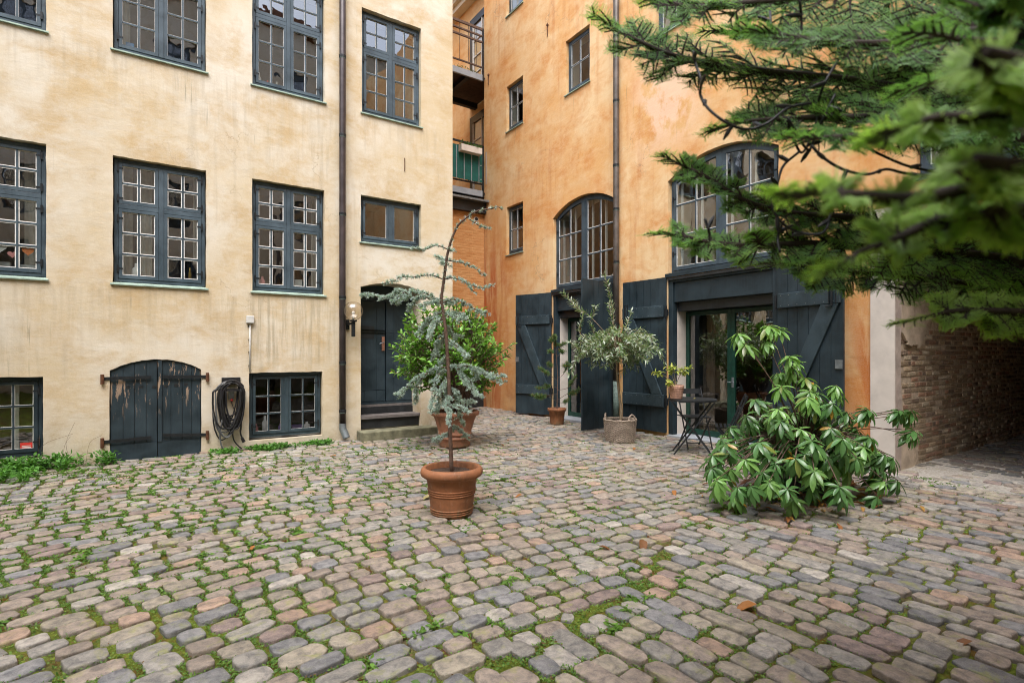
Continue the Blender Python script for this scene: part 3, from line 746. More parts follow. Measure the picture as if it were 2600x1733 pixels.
drainpipe('drainpipe', (x2, y2, 0), [(x2, y2, .9), (x2, y2, 4.0), (x2 - .002, y2, 7.0), (x2, y2, 13.1)], .058, M['pipe2'],
          'tall weathered copper drainpipe on the orange wall behind the olive tree', [2.1, 3.35, 4.42, 5.3, 6.6, 7.9, 9.3], None, lambda z: (x2, y2))
MB().tube([(x2, y2, 0.0), (x2, y2, .95)], .064, 12).build('lower_sleeve', M['verdigris'], bpy.data.objects['drainpipe.001'], smooth=True)

# ================================================================== THE ORANGE BUILDING
ob = empty('orange_building', (OX, 8.0, 0), 'orange plastered building with arched windows and a passage right of the courtyard', 'building')
U = lambda y: -y
oops = []
sq = [(8.68, 9.49, 7.40, 8.64), (11.19, 11.95, 7.40, 8.61), (11.19, 11.95, 4.12, 5.40), (11.19, 11.95, 10.47, 11.75), (6.07, 6.86, 7.42, 8.66), (3.5, 4.3, 7.42, 8.66), (8.68, 9.49, 10.47, 11.75), (6.07, 6.86, 10.47, 11.75), (.9, 1.7, 7.42, 8.66), (-1.6, -.8, 7.42, 8.66)]
for a, b, c, d in sq: oops.append((U(b), U(a), c, d, None, .12))
ar = [(7.93, 9.955, 2.96, 4.69, 4.995), (4.47, 6.56, 2.92, 4.66, 4.97), (.75, 2.71, 3.66, 4.30, 4.98)]
for a, b, c, d, e in ar: oops.append((U(b), U(a), c, d, e, .14))
# door openings touch the windows above only with their lintels
do = [(7.93, 9.955, -.12, 2.90), (4.47, 6.56, -.12, 2.86)]
for a, b, c, d in do: oops.append((U(b), U(a), c, d, None, .42))
oops.append((U(2.96), U(.25), -.13, 3.385, None, .05))
wall_with_openings(PO, U(13.11), U(-5), -.15, 13.2, oops, 'wall', M['oplaster'], ob)
for a, b, c, d in sq:
    casement(PO, ob, U(b), U(a), c, d, None, rows=(2,), cols=2, pairs=1, white=.010, w=-.08)
for k, (a, b, c, d, e) in enumerate(ar): arched_casement(PO, ob, U(b), U(a), c, d, e, rows=3 if k < 2 else 2)
# warm rooms behind
rm = MB()
def roombox(mb, x0, x1, ya, yb_, za, zb):
    mb.add([(x0, ya, za), (x1, ya, za), (x1, yb_, za), (x0, yb_, za), (x0, ya, zb), (x1, ya, zb), (x1, yb_, zb), (x0, yb_, zb)],
           [(0, 1, 2, 3), (7, 6, 5, 4), (1, 5, 6, 2), (0, 4, 5, 1), (3, 2, 6, 7)])
roombox(rm, 8.55, 12, 3.25, 7.2, -.05, 2.86); roombox(rm, 8.55, 12, 7.25, 13, -.05, 2.86)
roombox(rm, 8.55, 12, -4.9, 2.9, 3.5, 6.6); roombox(rm, 8.55, 12, 2.95, 7.2, 2.9, 6.6); roombox(rm, 8.55, 12, 7.25, 10.6, 2.9, 6.6); roombox(rm, 8.3, 9.5, 10.65, 13, 2.9, 6.6)
for za, zb in ((6.7, 9.6), (9.7, 13)):
    roombox(rm, 8.3, 11, -4.9, 4.9, za, zb); roombox(rm, 8.3, 11, 4.95, 7.8, za, zb); roombox(rm, 8.3, 11, 7.85, 10.3, za, zb); roombox(rm, 8.3, 9.5, 10.35, 13, za, zb)
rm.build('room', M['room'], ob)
curtain(PO, ob, U(6.40), U(6.22), 2.98, 4.8, -.62, M['timber'])
curtain(PO, ob, U(2.5), U(2.2), 3.7, 4.8, -.6, M['cloth'])

# door openings: outer frame, header board, jamb lining, glazed doors
def door_opening(y0, y1, zt, hd, leafcols, glass_to):
    u0, u1 = U(y1), U(y0)
    m = MB(PO); fd = .10
    m.box((u0 + .004, -.05, -.13), (u0 + fd, zt - .004, -.005)).box((u1 - fd, -.05, -.13), (u1 - .004, zt - .004, -.005)).box((u0 + fd, zt - .06, -.13), (u1 - fd, zt - .004, -.005))
    fr = m.build('door_frame', M['darkblue'], ob, bevel=.004)
    MB(PO).box((u0 + fd + .003, zt - hd, -.10), (u1 - fd - .003, zt - .063, -.045)).build('header_board', M['darkblue'], fr, bevel=.004)
    MB(PO).box((u0 + .006, zt - .02, .0), (u1 - .006, zt + .028, .03)).build('drip_rail', M['blackpaint'], fr)
    for ja, jb_ in ((u0 + .02, u0 + .10), (u1 - .10, u1 - .02)): MB(PO).box((ja, -.05, -.42), (jb_, zt - hd - .02, -.132)).build('jamb_lining', M['white_render'], fr)
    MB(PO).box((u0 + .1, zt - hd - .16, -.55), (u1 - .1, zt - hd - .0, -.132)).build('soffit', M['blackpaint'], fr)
    MB(PO).box((u0 + .02, -.1, -.5), (u1 - .02, .03, .06)).build('threshold', M['concrete'], fr, bevel=.01)
    # glazed doors
    gw = -.36; ga, gb = u0 + .11, u1 - .11; gt = zt - hd - .17
    n = leafcols
    for k in range(n):
        a = ga + (gb - ga) * k / n + .003; b = ga + (gb - ga) * (k + 1) / n - .003; s = .07
        g = MB(PO); g.box((a, .035, gw - .05), (a + s, gt, gw)).box((b - s, .035, gw - .05), (b, gt, gw)).box((a + s, .035, gw - .05), (b - s, .035 + s * 1.4, gw)).box((a + s, gt - s, gw - .05), (b - s, gt, gw))
        gd = g.build('glazed_door', M['doorgreen'], ob, bevel=.004)
        pane(PO, gd, [(a + s, .035 + s * 1.4), (b - s, .035 + s * 1.4), (b - s, gt - s), (a + s, gt - s)], gw - .025, M['doorglass'], .002)
        if k == 1:
            MB(PO).tube([(a + .035, 1.02, gw), (a + .035, 1.02, gw + .05), (a - .05 + .01, 1.02, gw + .052)], .011, 6).build('handle', M['zinc'], gd)
            MB(PO).box((a + .012, .93, gw), (a + .055, 1.1, gw + .006)).build('lock_plate', M['zinc'], gd)
    return fr
door_opening(7.93, 9.955, 2.90, .40, 2, None)
door_opening(4.47, 6.56, 2.86, .42, 2, None)
# glass inner curtains of the shop
curtain(PO, ob, U(6.35), U(6.1), .1, 2.2, -.75, M['room']); curtain(PO, ob, U(9.7), U(9.3), .1, 2.2, -.75, M['room'])

def shutter(hy, hx, ang, width, z0, z1, hinge_left, seed, label, brace=True, lean=0, gap=0.0):
    """one big plank leaf. ang: angle from the wall plane (0 = flat against the wall, leaf runs away from the opening)"""
    rr = random.Random(seed)
    sgn = 1 if hinge_left else -1          # leaf runs to the right (+u) if hinged on its left
    hu = -hy; w0 = OX - hx
    ca, sa = math.cos(ang), math.sin(ang)
    def P(s, z, w):                        # s along leaf from hinge, w out of leaf face
        u = hu + sgn * (s * ca) - sgn * w * sa * sgn * (1 if True else 0) * sgn
        ww = w0 + s * sa + w * ca
        u2 = hu + sgn * (s * ca - w * sa)
        ww2 = w0 + s * sa + w * ca
        k = (z - z0) / (z1 - z0)
        return PO(u2 + lean * k * s / width, z, ww2)
    flip = sgn < 0
    class MS(MB):
        def build(s, *a, **k):
            if flip: s.f = [tuple(reversed(f)) for f in s.f]
            return MB.build(s, *a, **k)
    m = MS(P)
    zr1, zr2 = z0 + (z1 - z0) * .745, z0 + (z1 - z0) * .165; rh = .215
    th = .032
    if brace:
        m.box((.03, zr1, th + .001), (width - .02, zr1 + rh, th + .042)); m.box((.03, zr2, th + .001), (width - .02, zr2 + rh * 1.05, th + .042))
        a, b = (.07, .30); c, d = (width - .30, width - .04)
        m.poly([(a, zr2 + rh * 1.05 + .002), (b, zr2 + rh * 1.05 + .002), (d, zr1 - .002), (c, zr1 - .002)], th + .001, th + .038)
    else:
        m.box((.02, zr2, th + .001), (width * .8, zr2 + .07, th + .02))
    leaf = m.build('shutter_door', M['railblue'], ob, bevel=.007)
    leaf['label'] = label
    n = 6
    for k in range(n):
        a, b = width * k / n + (.003 if k else 0), width * (k + 1) / n - (.0 if k == n - 1 else .003)
        dz = rr.uniform(-.0015, .0015)
        q = MS(P); q.box((a, z0 + rr.uniform(-.01, .01), 0), (b, z1 + rr.uniform(-.003, .003), th + dz)); q.build('plank', M['darkblue'], leaf)
    for zc in (zr1 + .08, zr2 + .1):
        h = MS(P); h.box((-.035, zc - .06, .0), (.05, zc + .06, .045)); h.tube([(-.02, zc - .09, .04), (-.02, zc + .12, .04)], .018, 8); h.build('hinge', M['iron'], leaf)
    if brace:
        h = MS(P); s = width - .12
        h.box((s - .05, zr1 + .0, th + .043), (s - .04, zr1 + .28, th + .057)).box((s + .04, zr1 + .0, th + .043), (s + .05, zr1 + .28, th + .045)).box((s - .06, zr1 + .26, th + .043), (s + .06, zr1 + .275, th + .047))
        h.tube([(s, zr1 - .03, th + .062), (s, zr1 + .25, th + .062)], .014, 6).tube([(s, zr1 - .03, th + .062), (s - .09, zr1 - .035, th + .062)], .010, 6)
        h.build('bolt', M['iron'], leaf)
        h = MS(P); h.box((width - .10, z0 + 1.25, th + .001), (width - .005, z0 + 1.37, th + .02)); h.build('latch_plate', M['zinc'], leaf)
        st = MS(P)
        for zr in (zr1, zr2):
            for k in range(7):
                s2 = .09 + (width - .2) * k / 6
                for zz in (zr + .035, zr + rh - .03): st.box((s2 - .005, zz - .005, th + .042), (s2 + .005, zz + .005, th + .046))
        st.build('nail_heads', M['zinc'], leaf)
    return leaf
shutter(9.97, OX - .03, rad(20), 1.02, .055, 2.945, False, 1, 'open leaf with diagonal brace nearest the inner corner')
shutter(7.93, OX - .03, rad(78), 1.06, .03, 2.94, True, 2, 'plain leaf standing open at a right angle behind the olive tree', brace=False, lean=-.0)
shutter(6.575, OX - .02, rad(2.5), 1.03, .05, 2.905, False, 3, 'open leaf with diagonal brace flat on the wall behind the olive tree')
shutter(4.455, OX - .02, rad(10), 1.02, .05, 2.91, True, 4, 'open leaf with diagonal brace behind the rhododendron')

# white pier strip and passage
pr = MB(PO); pr.box((U(3.215), -.12, .001), (U(2.937), 3.384, .022)); pr.build('pier_render', M['white_render'], ob)
pa = MB()
px0 = OX + .02
# side wall (facing -Y) behind bricks, far wall, ceiling, end gate
pa.add([(px0, 2.965, -.15), (17, 3.05, -.15), (17, 3.05, 3.4), (px0, 2.965, 3.4)], [(0, 1, 2, 3)]); sidewall = pa.build('passage_wall', M['mortar'], ob)
pz = MB(); pz.add([(17, .25, -.15), (px0, .25, -.15), (px0, .25, 3.4), (17, .25, 3.4)], [(0, 1, 2, 3)]); pz.build('passage_wall', M['sandplaster'], ob)
pc = MB(); pc.box((px0, .2, 3.39), (17, 3.1, 3.44)); pc.build('passage_ceiling', M['oplaster'], ob)
pg = MB(); pg.box((16.9, .2, -.1), (17, 3.1, 3.4)); pg.build('passage_gate', M['timber'], ob)
# smooth grey plaster at the passage mouth and the patch above the bricks, with ragged edge
def ragged(pts, amp=.02, k=10):
    out = []
    for i in range(len(pts)):
        a, b = pts[i], pts[(i + 1) % len(pts)]
        for j in range(k):
            t = j / k; out.append((a[0] + (b[0] - a[0]) * t + R.uniform(-amp, amp) * (0 < j), a[1] + (b[1] - a[1]) * t + R.uniform(-amp, amp) * (0 < j)))
    return out
PS = lambda u, z, w: (px0 + u, 2.965 - w + u * .0095, z)
MB(PS).poly([(-.0195, -.1), (.16, -.1), (.17, .9), (.14, 1.4), (.17, 2.2), (.16, 3.383), (-.0195, 3.383)], -.01, .03).build('plaster_return', M['greyreveal'], ob)
MB(PS).poly(ragged([(.165, 1.78), (.42, 1.62), (.80, 1.60), (1.1, 1.95), (2.0, 2.25), (3.4, 2.4), (5, 2.45), (8.9, 2.45), (8.9, 3.38), (.165, 3.38)], .03, 7), -.01, .034).build('plaster_patch', M['sandplaster'], ob)
MB(PS).poly(ragged([(.162, -.1), (.62, -.1), (.55, .25), (.38, .5), (.22, .75), (.175, 1.1), (.162, 1.1)], .015, 5), -.01, .028).build('plaster_patch', M['sandplaster'], ob)
# ---- bricks of the passage wall: parts near, one mass beyond
bricks = []; row = 0; z = -.02
while z < 2.45:
    u = .2 + (0 if row % 2 else -.12)
    while u < 8.6:
        w_ = .225 if row % 2 == 0 or R.random() < .6 else .108
        if not (u < .17 or (z < .75 - .9 * u) or z > 1.62 + max(0, (u - .8)) * .45 + (.2 if u < .3 else 0)) and R.random() > .04:
            bricks.append((u, z, w_))
        u += w_ + .018
    z += .072; row += 1
bricks.sort(key=lambda b: b[0] + .15 * b[1])
def brick_geo(w_, h=.050):
    a, b = w_ / 2, h / 2; j = lambda s: R.uniform(-s, s); vs = []
    for (w, k) in ((-.03, 1), (.003, 1), (.008, .84)):
        for (sx, sy) in ((-1, -1), (1, -1), (1, 1), (-1, 1)):
            vs.append((sx * (a - (1 - k) * .03) + j(.004), sy * (b * (.84 if k < 1 else 1)) + j(.003), w + j(.003)))
    fs = [(8, 9, 10, 11)] + [(l * 4 + i, l * 4 + (i + 1) % 4, (l + 1) * 4 + (i + 1) % 4, (l + 1) * 4 + i) for l in (0, 1) for i in range(4)]
    return vs, fs
bcols = [(.34, .26, .18), (.40, .31, .22), (.28, .20, .14), (.42, .34, .25), (.24, .18, .14), (.45, .38, .29), (.34, .21, .15)]
def brick_mesh(w_):
    vs, fs = brick_geo(w_); me = bpy.data.meshes.new('brick')
    V = [Vector((u, -w, z)) for u, z, w in vs]; me.from_pydata(V, [], fs); me.materials.append(M['brick'])
    at = me.color_attributes.new('tint', 'FLOAT_COLOR', 'POINT'); c = R.choice(bcols); f = R.uniform(.8, 1.25)
    for d in at.data: d.color = (c[0] * f, c[1] * f, c[2] * f, 1)
    me.update(); return me
bank = {.225: [brick_mesh(.225) for _ in range(26)], .108: [brick_mesh(.108) for _ in range(12)]}
for (u, z, w_) in bricks[:300]:
    o = bpy.data.objects.new('brick', R.choice(bank[w_])); COL.objects.link(o); o.parent = sidewall
    o.location = Vector(PS(u + w_ / 2, z + .025, R.uniform(-.002, .005))) - parent_world(sidewall); o.rotation_euler = (R.uniform(-.03, .03), R.uniform(-.015, .015), R.uniform(-.02, .02))
V = []; F = []; T = []
for (u, z, w_) in bricks[300:]:
    vs, fs = brick_geo(w_); n = len(V); c = R.choice(bcols); dw_ = R.uniform(0, .012)
    V += [PS(u + w_ / 2 + a, z + .025 + b, w + dw_) for a, b, w in vs]; F += [[i + n for i in f] for f in fs]; T += [c] * len(vs)
tag(np_mesh('bricks', V, F, M['brick'], sidewall, np.array(T)), kind='stuff')

# set-back wing with balcony doors, cornice; closing wall
sb = MB(); sb.box((8.5, 13.11, 5.4), (9.2, 18.5, 14)); sb.build('set_back_wall', M['oplaster'], ob)
sb = MB(); sb.box((3.5, 18.5, 0), (9.2, 18.9, 14)); sb.build('rear_wall', M['oplaster'], ob)
co = MB(); co.box((8.22, 13.2, 12.62), (8.497, 18.4, 12.78)).box((8.1, 13.2, 12.78), (8.497, 18.4, 12.95)).box((7.95, 13.2, 12.95), (8.497, 18.4, 13.15)); co.build('cornice', M['cream'], ob)
PB = lambda u, z, w: (8.5 - w, -u, z)
for z0, z1 in ((9.3, 12.1), (5.95, 9.0)):
    m = MB(PB); a, b = -14.95, -13.75
    m.box((a, z0, .002), (a + .16, z1, .05)).box((a + .16, z1 - .22, .002), (b, z1, .05)).box((b - .16, z0, .002), (b, z1 - .22, .05)); dr = m.build('balcony_door', M['blackpaint'], ob)
    g = MB(PB); g.box((a + .16, z0, .01), (a + .22, z1 - .22, .04)).box((b - .5, z0, .01), (b - .46, z1 - .22, .04))
    for k in range(1, 5): g.box((a + .22, z0 + (z1 - z0 - .22) * k / 5 - .015, .012), (b - .5, z0 + (z1 - z0 - .22) * k / 5 + .015, .036))
    g.build('sash', M['white'], dr); pane(PB, dr, [(a + .2, z0), (b - .16, z0), (b - .16, z1 - .22), (a + .2, z1 - .22)], .008, M['glass'])
# small iron wall anchors on the facade
for i, (y, z) in enumerate(((10.15, 9.25), (12.85, 9.22))):
    m = MB(PO); m.tube([(-y, z - .17, .02), (-y, z + .15, .02)], .012, 6).tube([(-y, z + .1, 0), (-y, z + .1, .035)], .03, 8)
    o = m.build('wall_anchor', M['rust'], None, origin=(OX, y, z)); tag(o, ['thin rusty iron anchor on the orange wall between the upper small windows', 'thin rusty iron anchor on the orange wall beside the upper balcony'][i], 'wall anchor')
m = MB(PY); m.tube([(3.9, 4.88, .012), (3.9, 5.12, .012)], .008, 6); tag(m.build('wall_anchor', M['rust'], None, origin=(3.9, YW, 5)), 'short dark iron pin in the ochre wall above the small window', 'wall anchor')

# balconies
def balcony(zs, zr, label, rails, infill):
    t = empty('balcony', (6.9, 13.1, zs), label, 'balcony'); y0 = 13.0; x0, x1 = 5.6, 7.80
    MB().box((x0, y0, zs - .165), (x1 - .04, y0 + .06, zs)).build('edge_beam', M['concrete'], t)
    fl = MB()
    fl.box((x0, y0 + .065, zs - .06), (8.48, 14.9, zs - .02)); fl.build('floor', M['timber'], t)
    for xx in (6.3, 7.25): MB().box((xx, y0 + .07, zs - .2), (xx + .12, 15.8, zs - .065)).build('beam', M['iron'], t)
    MB().box((x0, 14.2, zs - .36), (8.3, 14.34, zs - .205)).build('beam', M['iron'], t)
    for zz, w_ in rails: MB().box((x0, y0 + .01, zz - w_ / 2), (x1 + .01, y0 + .05, zz + w_ / 2)).build('rail', M['bark' if not infill else 'iron'], t)
    for k in range(9):
        x = x0 + .1 + k * .27
        if x < x1: MB().tube([(x, y0 + .03, rails[-1][0]), (x, y0 + .03, rails[0][0] - .0)], .008, 5).build('baluster', M['iron'], t)
    MB().box((x1 - .035, y0 + .005, zs - .17), (x1 + .012, y0 + .055, zr)).build('post', M['iron'], t)
    return t
b1 = balcony(9.36, 10.66, 'upper balcony with brown rails and a grey steel edge between the two buildings', [(10.65, .07), (10.46, .045), (10.29, .05), (9.58, .035)], False)
b2 = balcony(6.09, 7.37, 'lower balcony screened with dark green canvas above the brick shed', [(7.35, .05), (6.28, .035)], True)
MB().box((5.65, 12.975, 6.31), (7.74, 12.99, 7.22)).build('canvas_screen', M['greenfabric'], b2)
for k in range(5): MB().box((6.92 + k * .235 - .01, 12.962, 6.28), (6.92 + k * .235 + .008, 12.972, 7.2)).build('canvas_strip', M['concrete'], b2)
for zz in (7.15, 6.77, 6.38): MB().box((7.68, 12.96, zz), (7.70, 12.972, zz + .02)).build('eyelet', M['white'], b2)
fb = empty('flower_box', (7.3, 12.9, 7.1), 'grey flower box hanging on the green balcony rail', 'flower box')
MB().box((6.97, 12.78, 7.02), (7.62, 12.955, 7.19)).build('box', M['white_render'], fb)
nfl = 160; p_ = np.stack([RN.uniform(6.99, 7.6, nfl), RN.uniform(12.8, 12.94, nfl), RN.uniform(7.18, 7.26, nfl)], 1)
tag(scatter('foliage', leaf_tmpl(.5, 2), p_, RN.normal(0, 1, (nfl, 3)) + [0, 0, 1], .07, RN.uniform(.6, 1.3, (nfl, 1)) * np.array([[.07, .15, .03]]), M['leaf'], fb), kind='stuff')
ps = MB(); nn_ = 60
p_ = np.stack([RN.uniform(5.8, 7.6, 200), RN.uniform(13.0, 13.06, 200), RN.uniform(9.36, 9.42, 200)], 1)
tag(scatter('moss', leaf_tmpl(.5, 2), p_, RN.normal(0, 1, (200, 3)) + [0, 0, .5], .05, RN.uniform(.6, 1.3, (200, 1)) * np.array([[.08, .13, .03]]), M['leaf'], b1), kind='stuff')

# brick shed in the inner corner
sh = empty('brick_shed', (7.0, 13.2, 0), 'orange painted brick annex with a dark eave in the inner corner', 'building')
MB().box((4.95, 13.12, -.1), (7.95, 16.5, 5.5)).build('wall', M['obrick'], sh)
MB().box((4.95, 12.98, 5.46), (7.872, 13.9, 5.74)).build('fascia', M['blackpaint'], sh)
MB().box((4.95, 12.82, 5.745), (7.874, 15, 5.80)).build('roof', M['zinc'], sh)
MB().box((7.16, 13.07, 0), (7.84, 13.118, 2.50)).build('door', M['blackpaint'], sh)
MB().tube([(7.34, 13.07, 2.33), (7.34, 13.055, 2.33)], .035, 12).build('lock', M['zinc'], sh)
MB().tube([(7.62, 13.118, 5.3), (7.62, 13.10, 5.3)], .07, 16).build('vent', M['white_render'], sh)
MB().tube([(7.62, 13.10, 5.3), (7.62, 13.096, 5.3)], .05, 16).build('vent_opening', M['blackpaint'], sh)

# ================================================================== BUILDINGS BEHIND THE CAMERA (seen in the panes)
def back_building(name, P, u0, u1, label, zt, base, mat='cream'):
    b = empty(name, base, label, 'building'); ops = []
    k = u0 + 1.2
    while k + 1.2 < u1:
        for z0 in (.9, 3.6, 6.6, 9.4, 12.2):
            ops.append((k, k + 1.1, z0, z0 + 1.75, None, .14))
        k += 2.3
    ops = [o for o in ops if o[3] < zt - .4]
    wall_with_openings(P, u0, u1, -.15, zt, ops, 'wall', M[mat], b)
    for (a, c, z0, z1, _, _) in ops:
        m = MB(P); m.box((a + .01, z0, -.12), (a + .08, z1 - .01, -.06)).box((c - .08, z0, -.12), (c - .01, z1 - .01, -.06)).box((a + .08, z0, -.12), (c - .08, z0 + .07, -.06)).box((a + .08, z1 - .08, -.12), (c - .08, z1 - .01, -.06))
        mm = (a + c) / 2; m.box((mm - .04, z0 + .07, -.12), (mm + .04, z1 - .08, -.06)); zz = z0 + (z1 - z0) * .6; m.box((a + .08, zz - .03, -.115), (mm - .04, zz + .03, -.065)).box((mm + .04, zz - .03, -.115), (c - .08, zz + .03, -.065))
        wn = m.build('window', M['bluegrey'], b); pane(P, wn, [(a + .05, z0 + .05), (c - .05, z0 + .05), (c - .05, z1 - .05), (a + .05, z1 - .05)], -.1, M['glass'])
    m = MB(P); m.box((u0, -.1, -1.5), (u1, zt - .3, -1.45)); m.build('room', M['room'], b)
    m = MB(P); m.poly([(u0 - .3, zt), (u1 + .3, zt), (u1 + .3, zt + .25), (u0 - .3, zt + .25)], -3.5, .35); m.build('eaves', M['rooftile'], b)
    return b
PSo = lambda u, z, w: (-u, -6.5 + w, z)
back_building('south_building', PSo, -14, 8, 'cream rendered building behind the viewer closing the yard to the south', 16.0, (0, -6.5, 0))
PWe = lambda u, z, w: (-7.0 + w, u, z)
back_building('west_building', PWe, -6.5, 9.3, 'cream rendered building behind the viewer closing the yard to the west', 10.0, (-7, 2, 0))
#PART2
# ================================================================== GROUND AND COBBLES
def gz(x, y): return .014 * mnoise.noise(Vector((x * .7, y * .7, 3)))
gx = np.arange(-8, 18.01, .25); gy = np.arange(-7.5, 18.6, .25)
def sandy(x, y): return max(0, min(1, (x - 7.0) / .9)) * max(0, min(1, (10.2 - x) / 1.2)) * max(0, min(1, (y - 1.5) / .7)) * (1 if y < 3.3 else 0)
GV = np.array([(x, y, -.021 + gz(x, y) + .014 * sandy(x, y)) for y in gy for x in gx]); nx = len(gx)
GF = np.array([(j * nx + i, j * nx + i + 1, (j + 1) * nx + i + 1, (j + 1) * nx + i) for j in range(len(gy) - 1) for i in range(nx - 1)])
ground = tag(np_mesh('ground', GV, GF, M['ground'], None, None, True), kind='structure')

def on_yard(x, y):
    if y > 9.36 and x < 4.92: return False
    if x > 7.86 and not (.32 < y < 2.93): return False
    if x > 14 or y > 13.05: return False
    if 3.02 < x < 4.42 and y > 9.03: return False
    d = x * FWD.x + y * FWD.y; c = x * RGT.x + y * RGT.y
    return d > 1.1 and abs(c) < 1.12 * d + 1.0
def bline(x, y): return y - (2.15 + .27 * (x - .9) + .10 * math.sin(x * 2.1))     # >0: courses along the yellow wall
def spalette(x, y):
    r = R.random()
    if r < .30: c = (.29, .235, .195)
    elif r < .52: c = (.26, .255, .24)
    elif r < .66: c = (.165, .18, .205)
    elif r < .82: c = (.31, .275, .215)
    elif r < .88: c = (.36, .235, .17)
    elif r < .95: c = (.235, .165, .155)
    else: c = (.39, .37, .34)
    f = R.uniform(.84, 1.14)
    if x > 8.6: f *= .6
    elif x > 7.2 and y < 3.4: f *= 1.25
    m_ = (.255, .232, .21); c = tuple(v * .66 + q * .34 for v, q in zip(c, m_))
    return tuple(v * f * .90 for v in c)
stones = []   # x, y, angle, length, width
# field A
t = 2.0; row = 0
while t < 13.1:
    pitch = R.uniform(.130, .160)
    x = -7 + R.uniform(0, .3)
    while x < 7.9:
        ln = R.choice([.15, .17, .18, .19, .20, .22, .26]) * R.uniform(.9, 1.08)
        xc = x + ln / 2
        wv = -.08 * max(0, 1.8 - xc) ** 2 * max(0, min(1, (9.0 - t) / 6.0)) + .05 * math.sin(xc * .9 + t * .35)
        sl = (.16 * max(0, 1.8 - xc)) * max(0, min(1, (9.0 - t) / 6.0)) + .045 * math.cos(xc * .9 + t * .35)
        yc = t + wv + R.uniform(-.008, .008)
        gap = R.uniform(.010, .024)
        if xc < 1.6: gap += .006
        if on_yard(xc, yc) and bline(xc, yc) > -.015: stones.append((xc, yc, math.atan(sl) + R.uniform(-.05, .05), ln - gap, pitch - R.uniform(.008, .019)))
        x += ln
    t += pitch; row += 1
# extra rows low on the left where the warp lifts them
t = 2.0
while t > -3.5:
    pitch = R.uniform(.14, .17); t -= pitch; x = -7 + R.uniform(0, .3)
    while x < 2:
        ln = R.uniform(.15, .30); xc = x + ln / 2
        k = 1.0; wv = -.08 * max(0, 1.8 - xc) ** 2 + .05 * math.sin(xc * .9 + t * .35); sl = .16 * max(0, 1.8 - xc)
        yc = t + wv
        if on_yard(xc, yc) and bline(xc, yc) > -.015: stones.append((xc, yc, math.atan(sl) + R.uniform(-.05, .05), ln - .022, pitch - .014))
        x += ln
# field B: courses along the orange wall
x = .0
while x < 14:
    pitch = R.uniform(.128, .156); y = -4 + R.uniform(0, .3)
    while y < 6:
        ln = R.choice([.16, .18, .20, .22, .25, .32]) * R.uniform(.9, 1.08)
        yc = y + ln / 2; xc = x + .05 * math.sin(yc * 1.1 + x * .3) + R.uniform(-.006, .006)
        if on_yard(xc, yc) and bline(xc, yc) < -.075 - .35 * (ln - .22):
            if not (R.random() < .8 * max(0, sandy(xc, yc) * 1.2 - .5) * (1 if xc < 8.8 else .3)):
                stones.append((xc, yc, math.pi / 2 - .055 * math.cos(yc * 1.1 + x * .3) + R.uniform(-.05, .05), ln - R.uniform(.010, .022), pitch - R.uniform(.007, .017)))
        y += ln
    x += pitch
# relax angle of the passage stones is left as laid
def stone_geo(ln, wd, seed):
    rr = random.Random(seed); n = 14; e = rr.uniform(2.8, 5.2); V = []; top = rr.uniform(-.010, .010)
    tx, ty = rr.uniform(-.05, .05), rr.uniform(-.06, .06); jit = [rr.uniform(.92, 1.04) for _ in range(n)]
    rings = ((1.0, -.034), (1.0, -.0075), (.974, -.0008), (.88, .0014))
    for (k, h) in rings:
        for i in range(n):
            a = 2 * math.pi * (i + .5) / n; c, s = math.cos(a), math.sin(a)
            x = math.copysign(abs(c) ** (2 / e), c) * ln / 2; y = math.copysign(abs(s) ** (2 / e), s) * wd / 2
            inset = (1 - k); sx = 1 - inset * wd / max(ln, .01)
            j = jit[i]; V.append((x * j * sx, y * j * k, top + h + x * tx + y * ty + rr.uniform(-.0016, .0016)))
    V.append((rr.uniform(-.02, .02), rr.uniform(-.01, .01), top + .0022 + rr.uniform(-.002, .003))); F = []
    for r_ in range(3):
        for i in range(n): F.append((r_ * n + i, r_ * n + (i + 1) % n, (r_ + 1) * n + (i + 1) % n)); F.append((r_ * n + i, (r_ + 1) * n + (i + 1) % n, (r_ + 1) * n + i))
    for i in range(n): F.append((3 * n + i, 3 * n + (i + 1) % n, 4 * n))
    return np.array(V), np.array(F)
def in_view(x, y):
    d = x * FWD.x + y * FWD.y; c = x * RGT.x + y * RGT.y
    return d > 2.36 and abs(c) < .97 * d
stones.sort(key=lambda s: (0 if in_view(s[0], s[1]) else 1, (s[0] ** 2 + s[1] ** 2) / max(s[3] * s[4], .01) ** .5))
OCC = np.zeros((1500, 1500), dtype=bool)   # 1 cm cells, x -7..8, y -1..14
def mark(x, y, a, ln, wd, test=False):
    ca, sa = math.cos(a), math.sin(a); ii = int((x + 7) * 100); jj = int((y + 1) * 100); rr_ = int(ln * 60) + 3
    if not (rr_ < ii < 1499 - rr_ and rr_ < jj < 1499 - rr_): return False
    gx_, gy_ = np.meshgrid(np.arange(-rr_, rr_ + 1) * .01, np.arange(-rr_, rr_ + 1) * .01)
    lx = gx_ * ca + gy_ * sa; ly = -gx_ * sa + gy_ * ca
    msk = ((np.abs(lx) / (ln / 2 + .001)) ** 3.2 + (np.abs(ly) / (wd / 2 + .001)) ** 3.2) < 1
    sub = OCC[jj - rr_:jj + rr_ + 1, ii - rr_:ii + rr_ + 1]
    if test: return not (sub & msk).any()
    sub |= msk; return True
for st_ in stones: mark(*st_)
extra = []
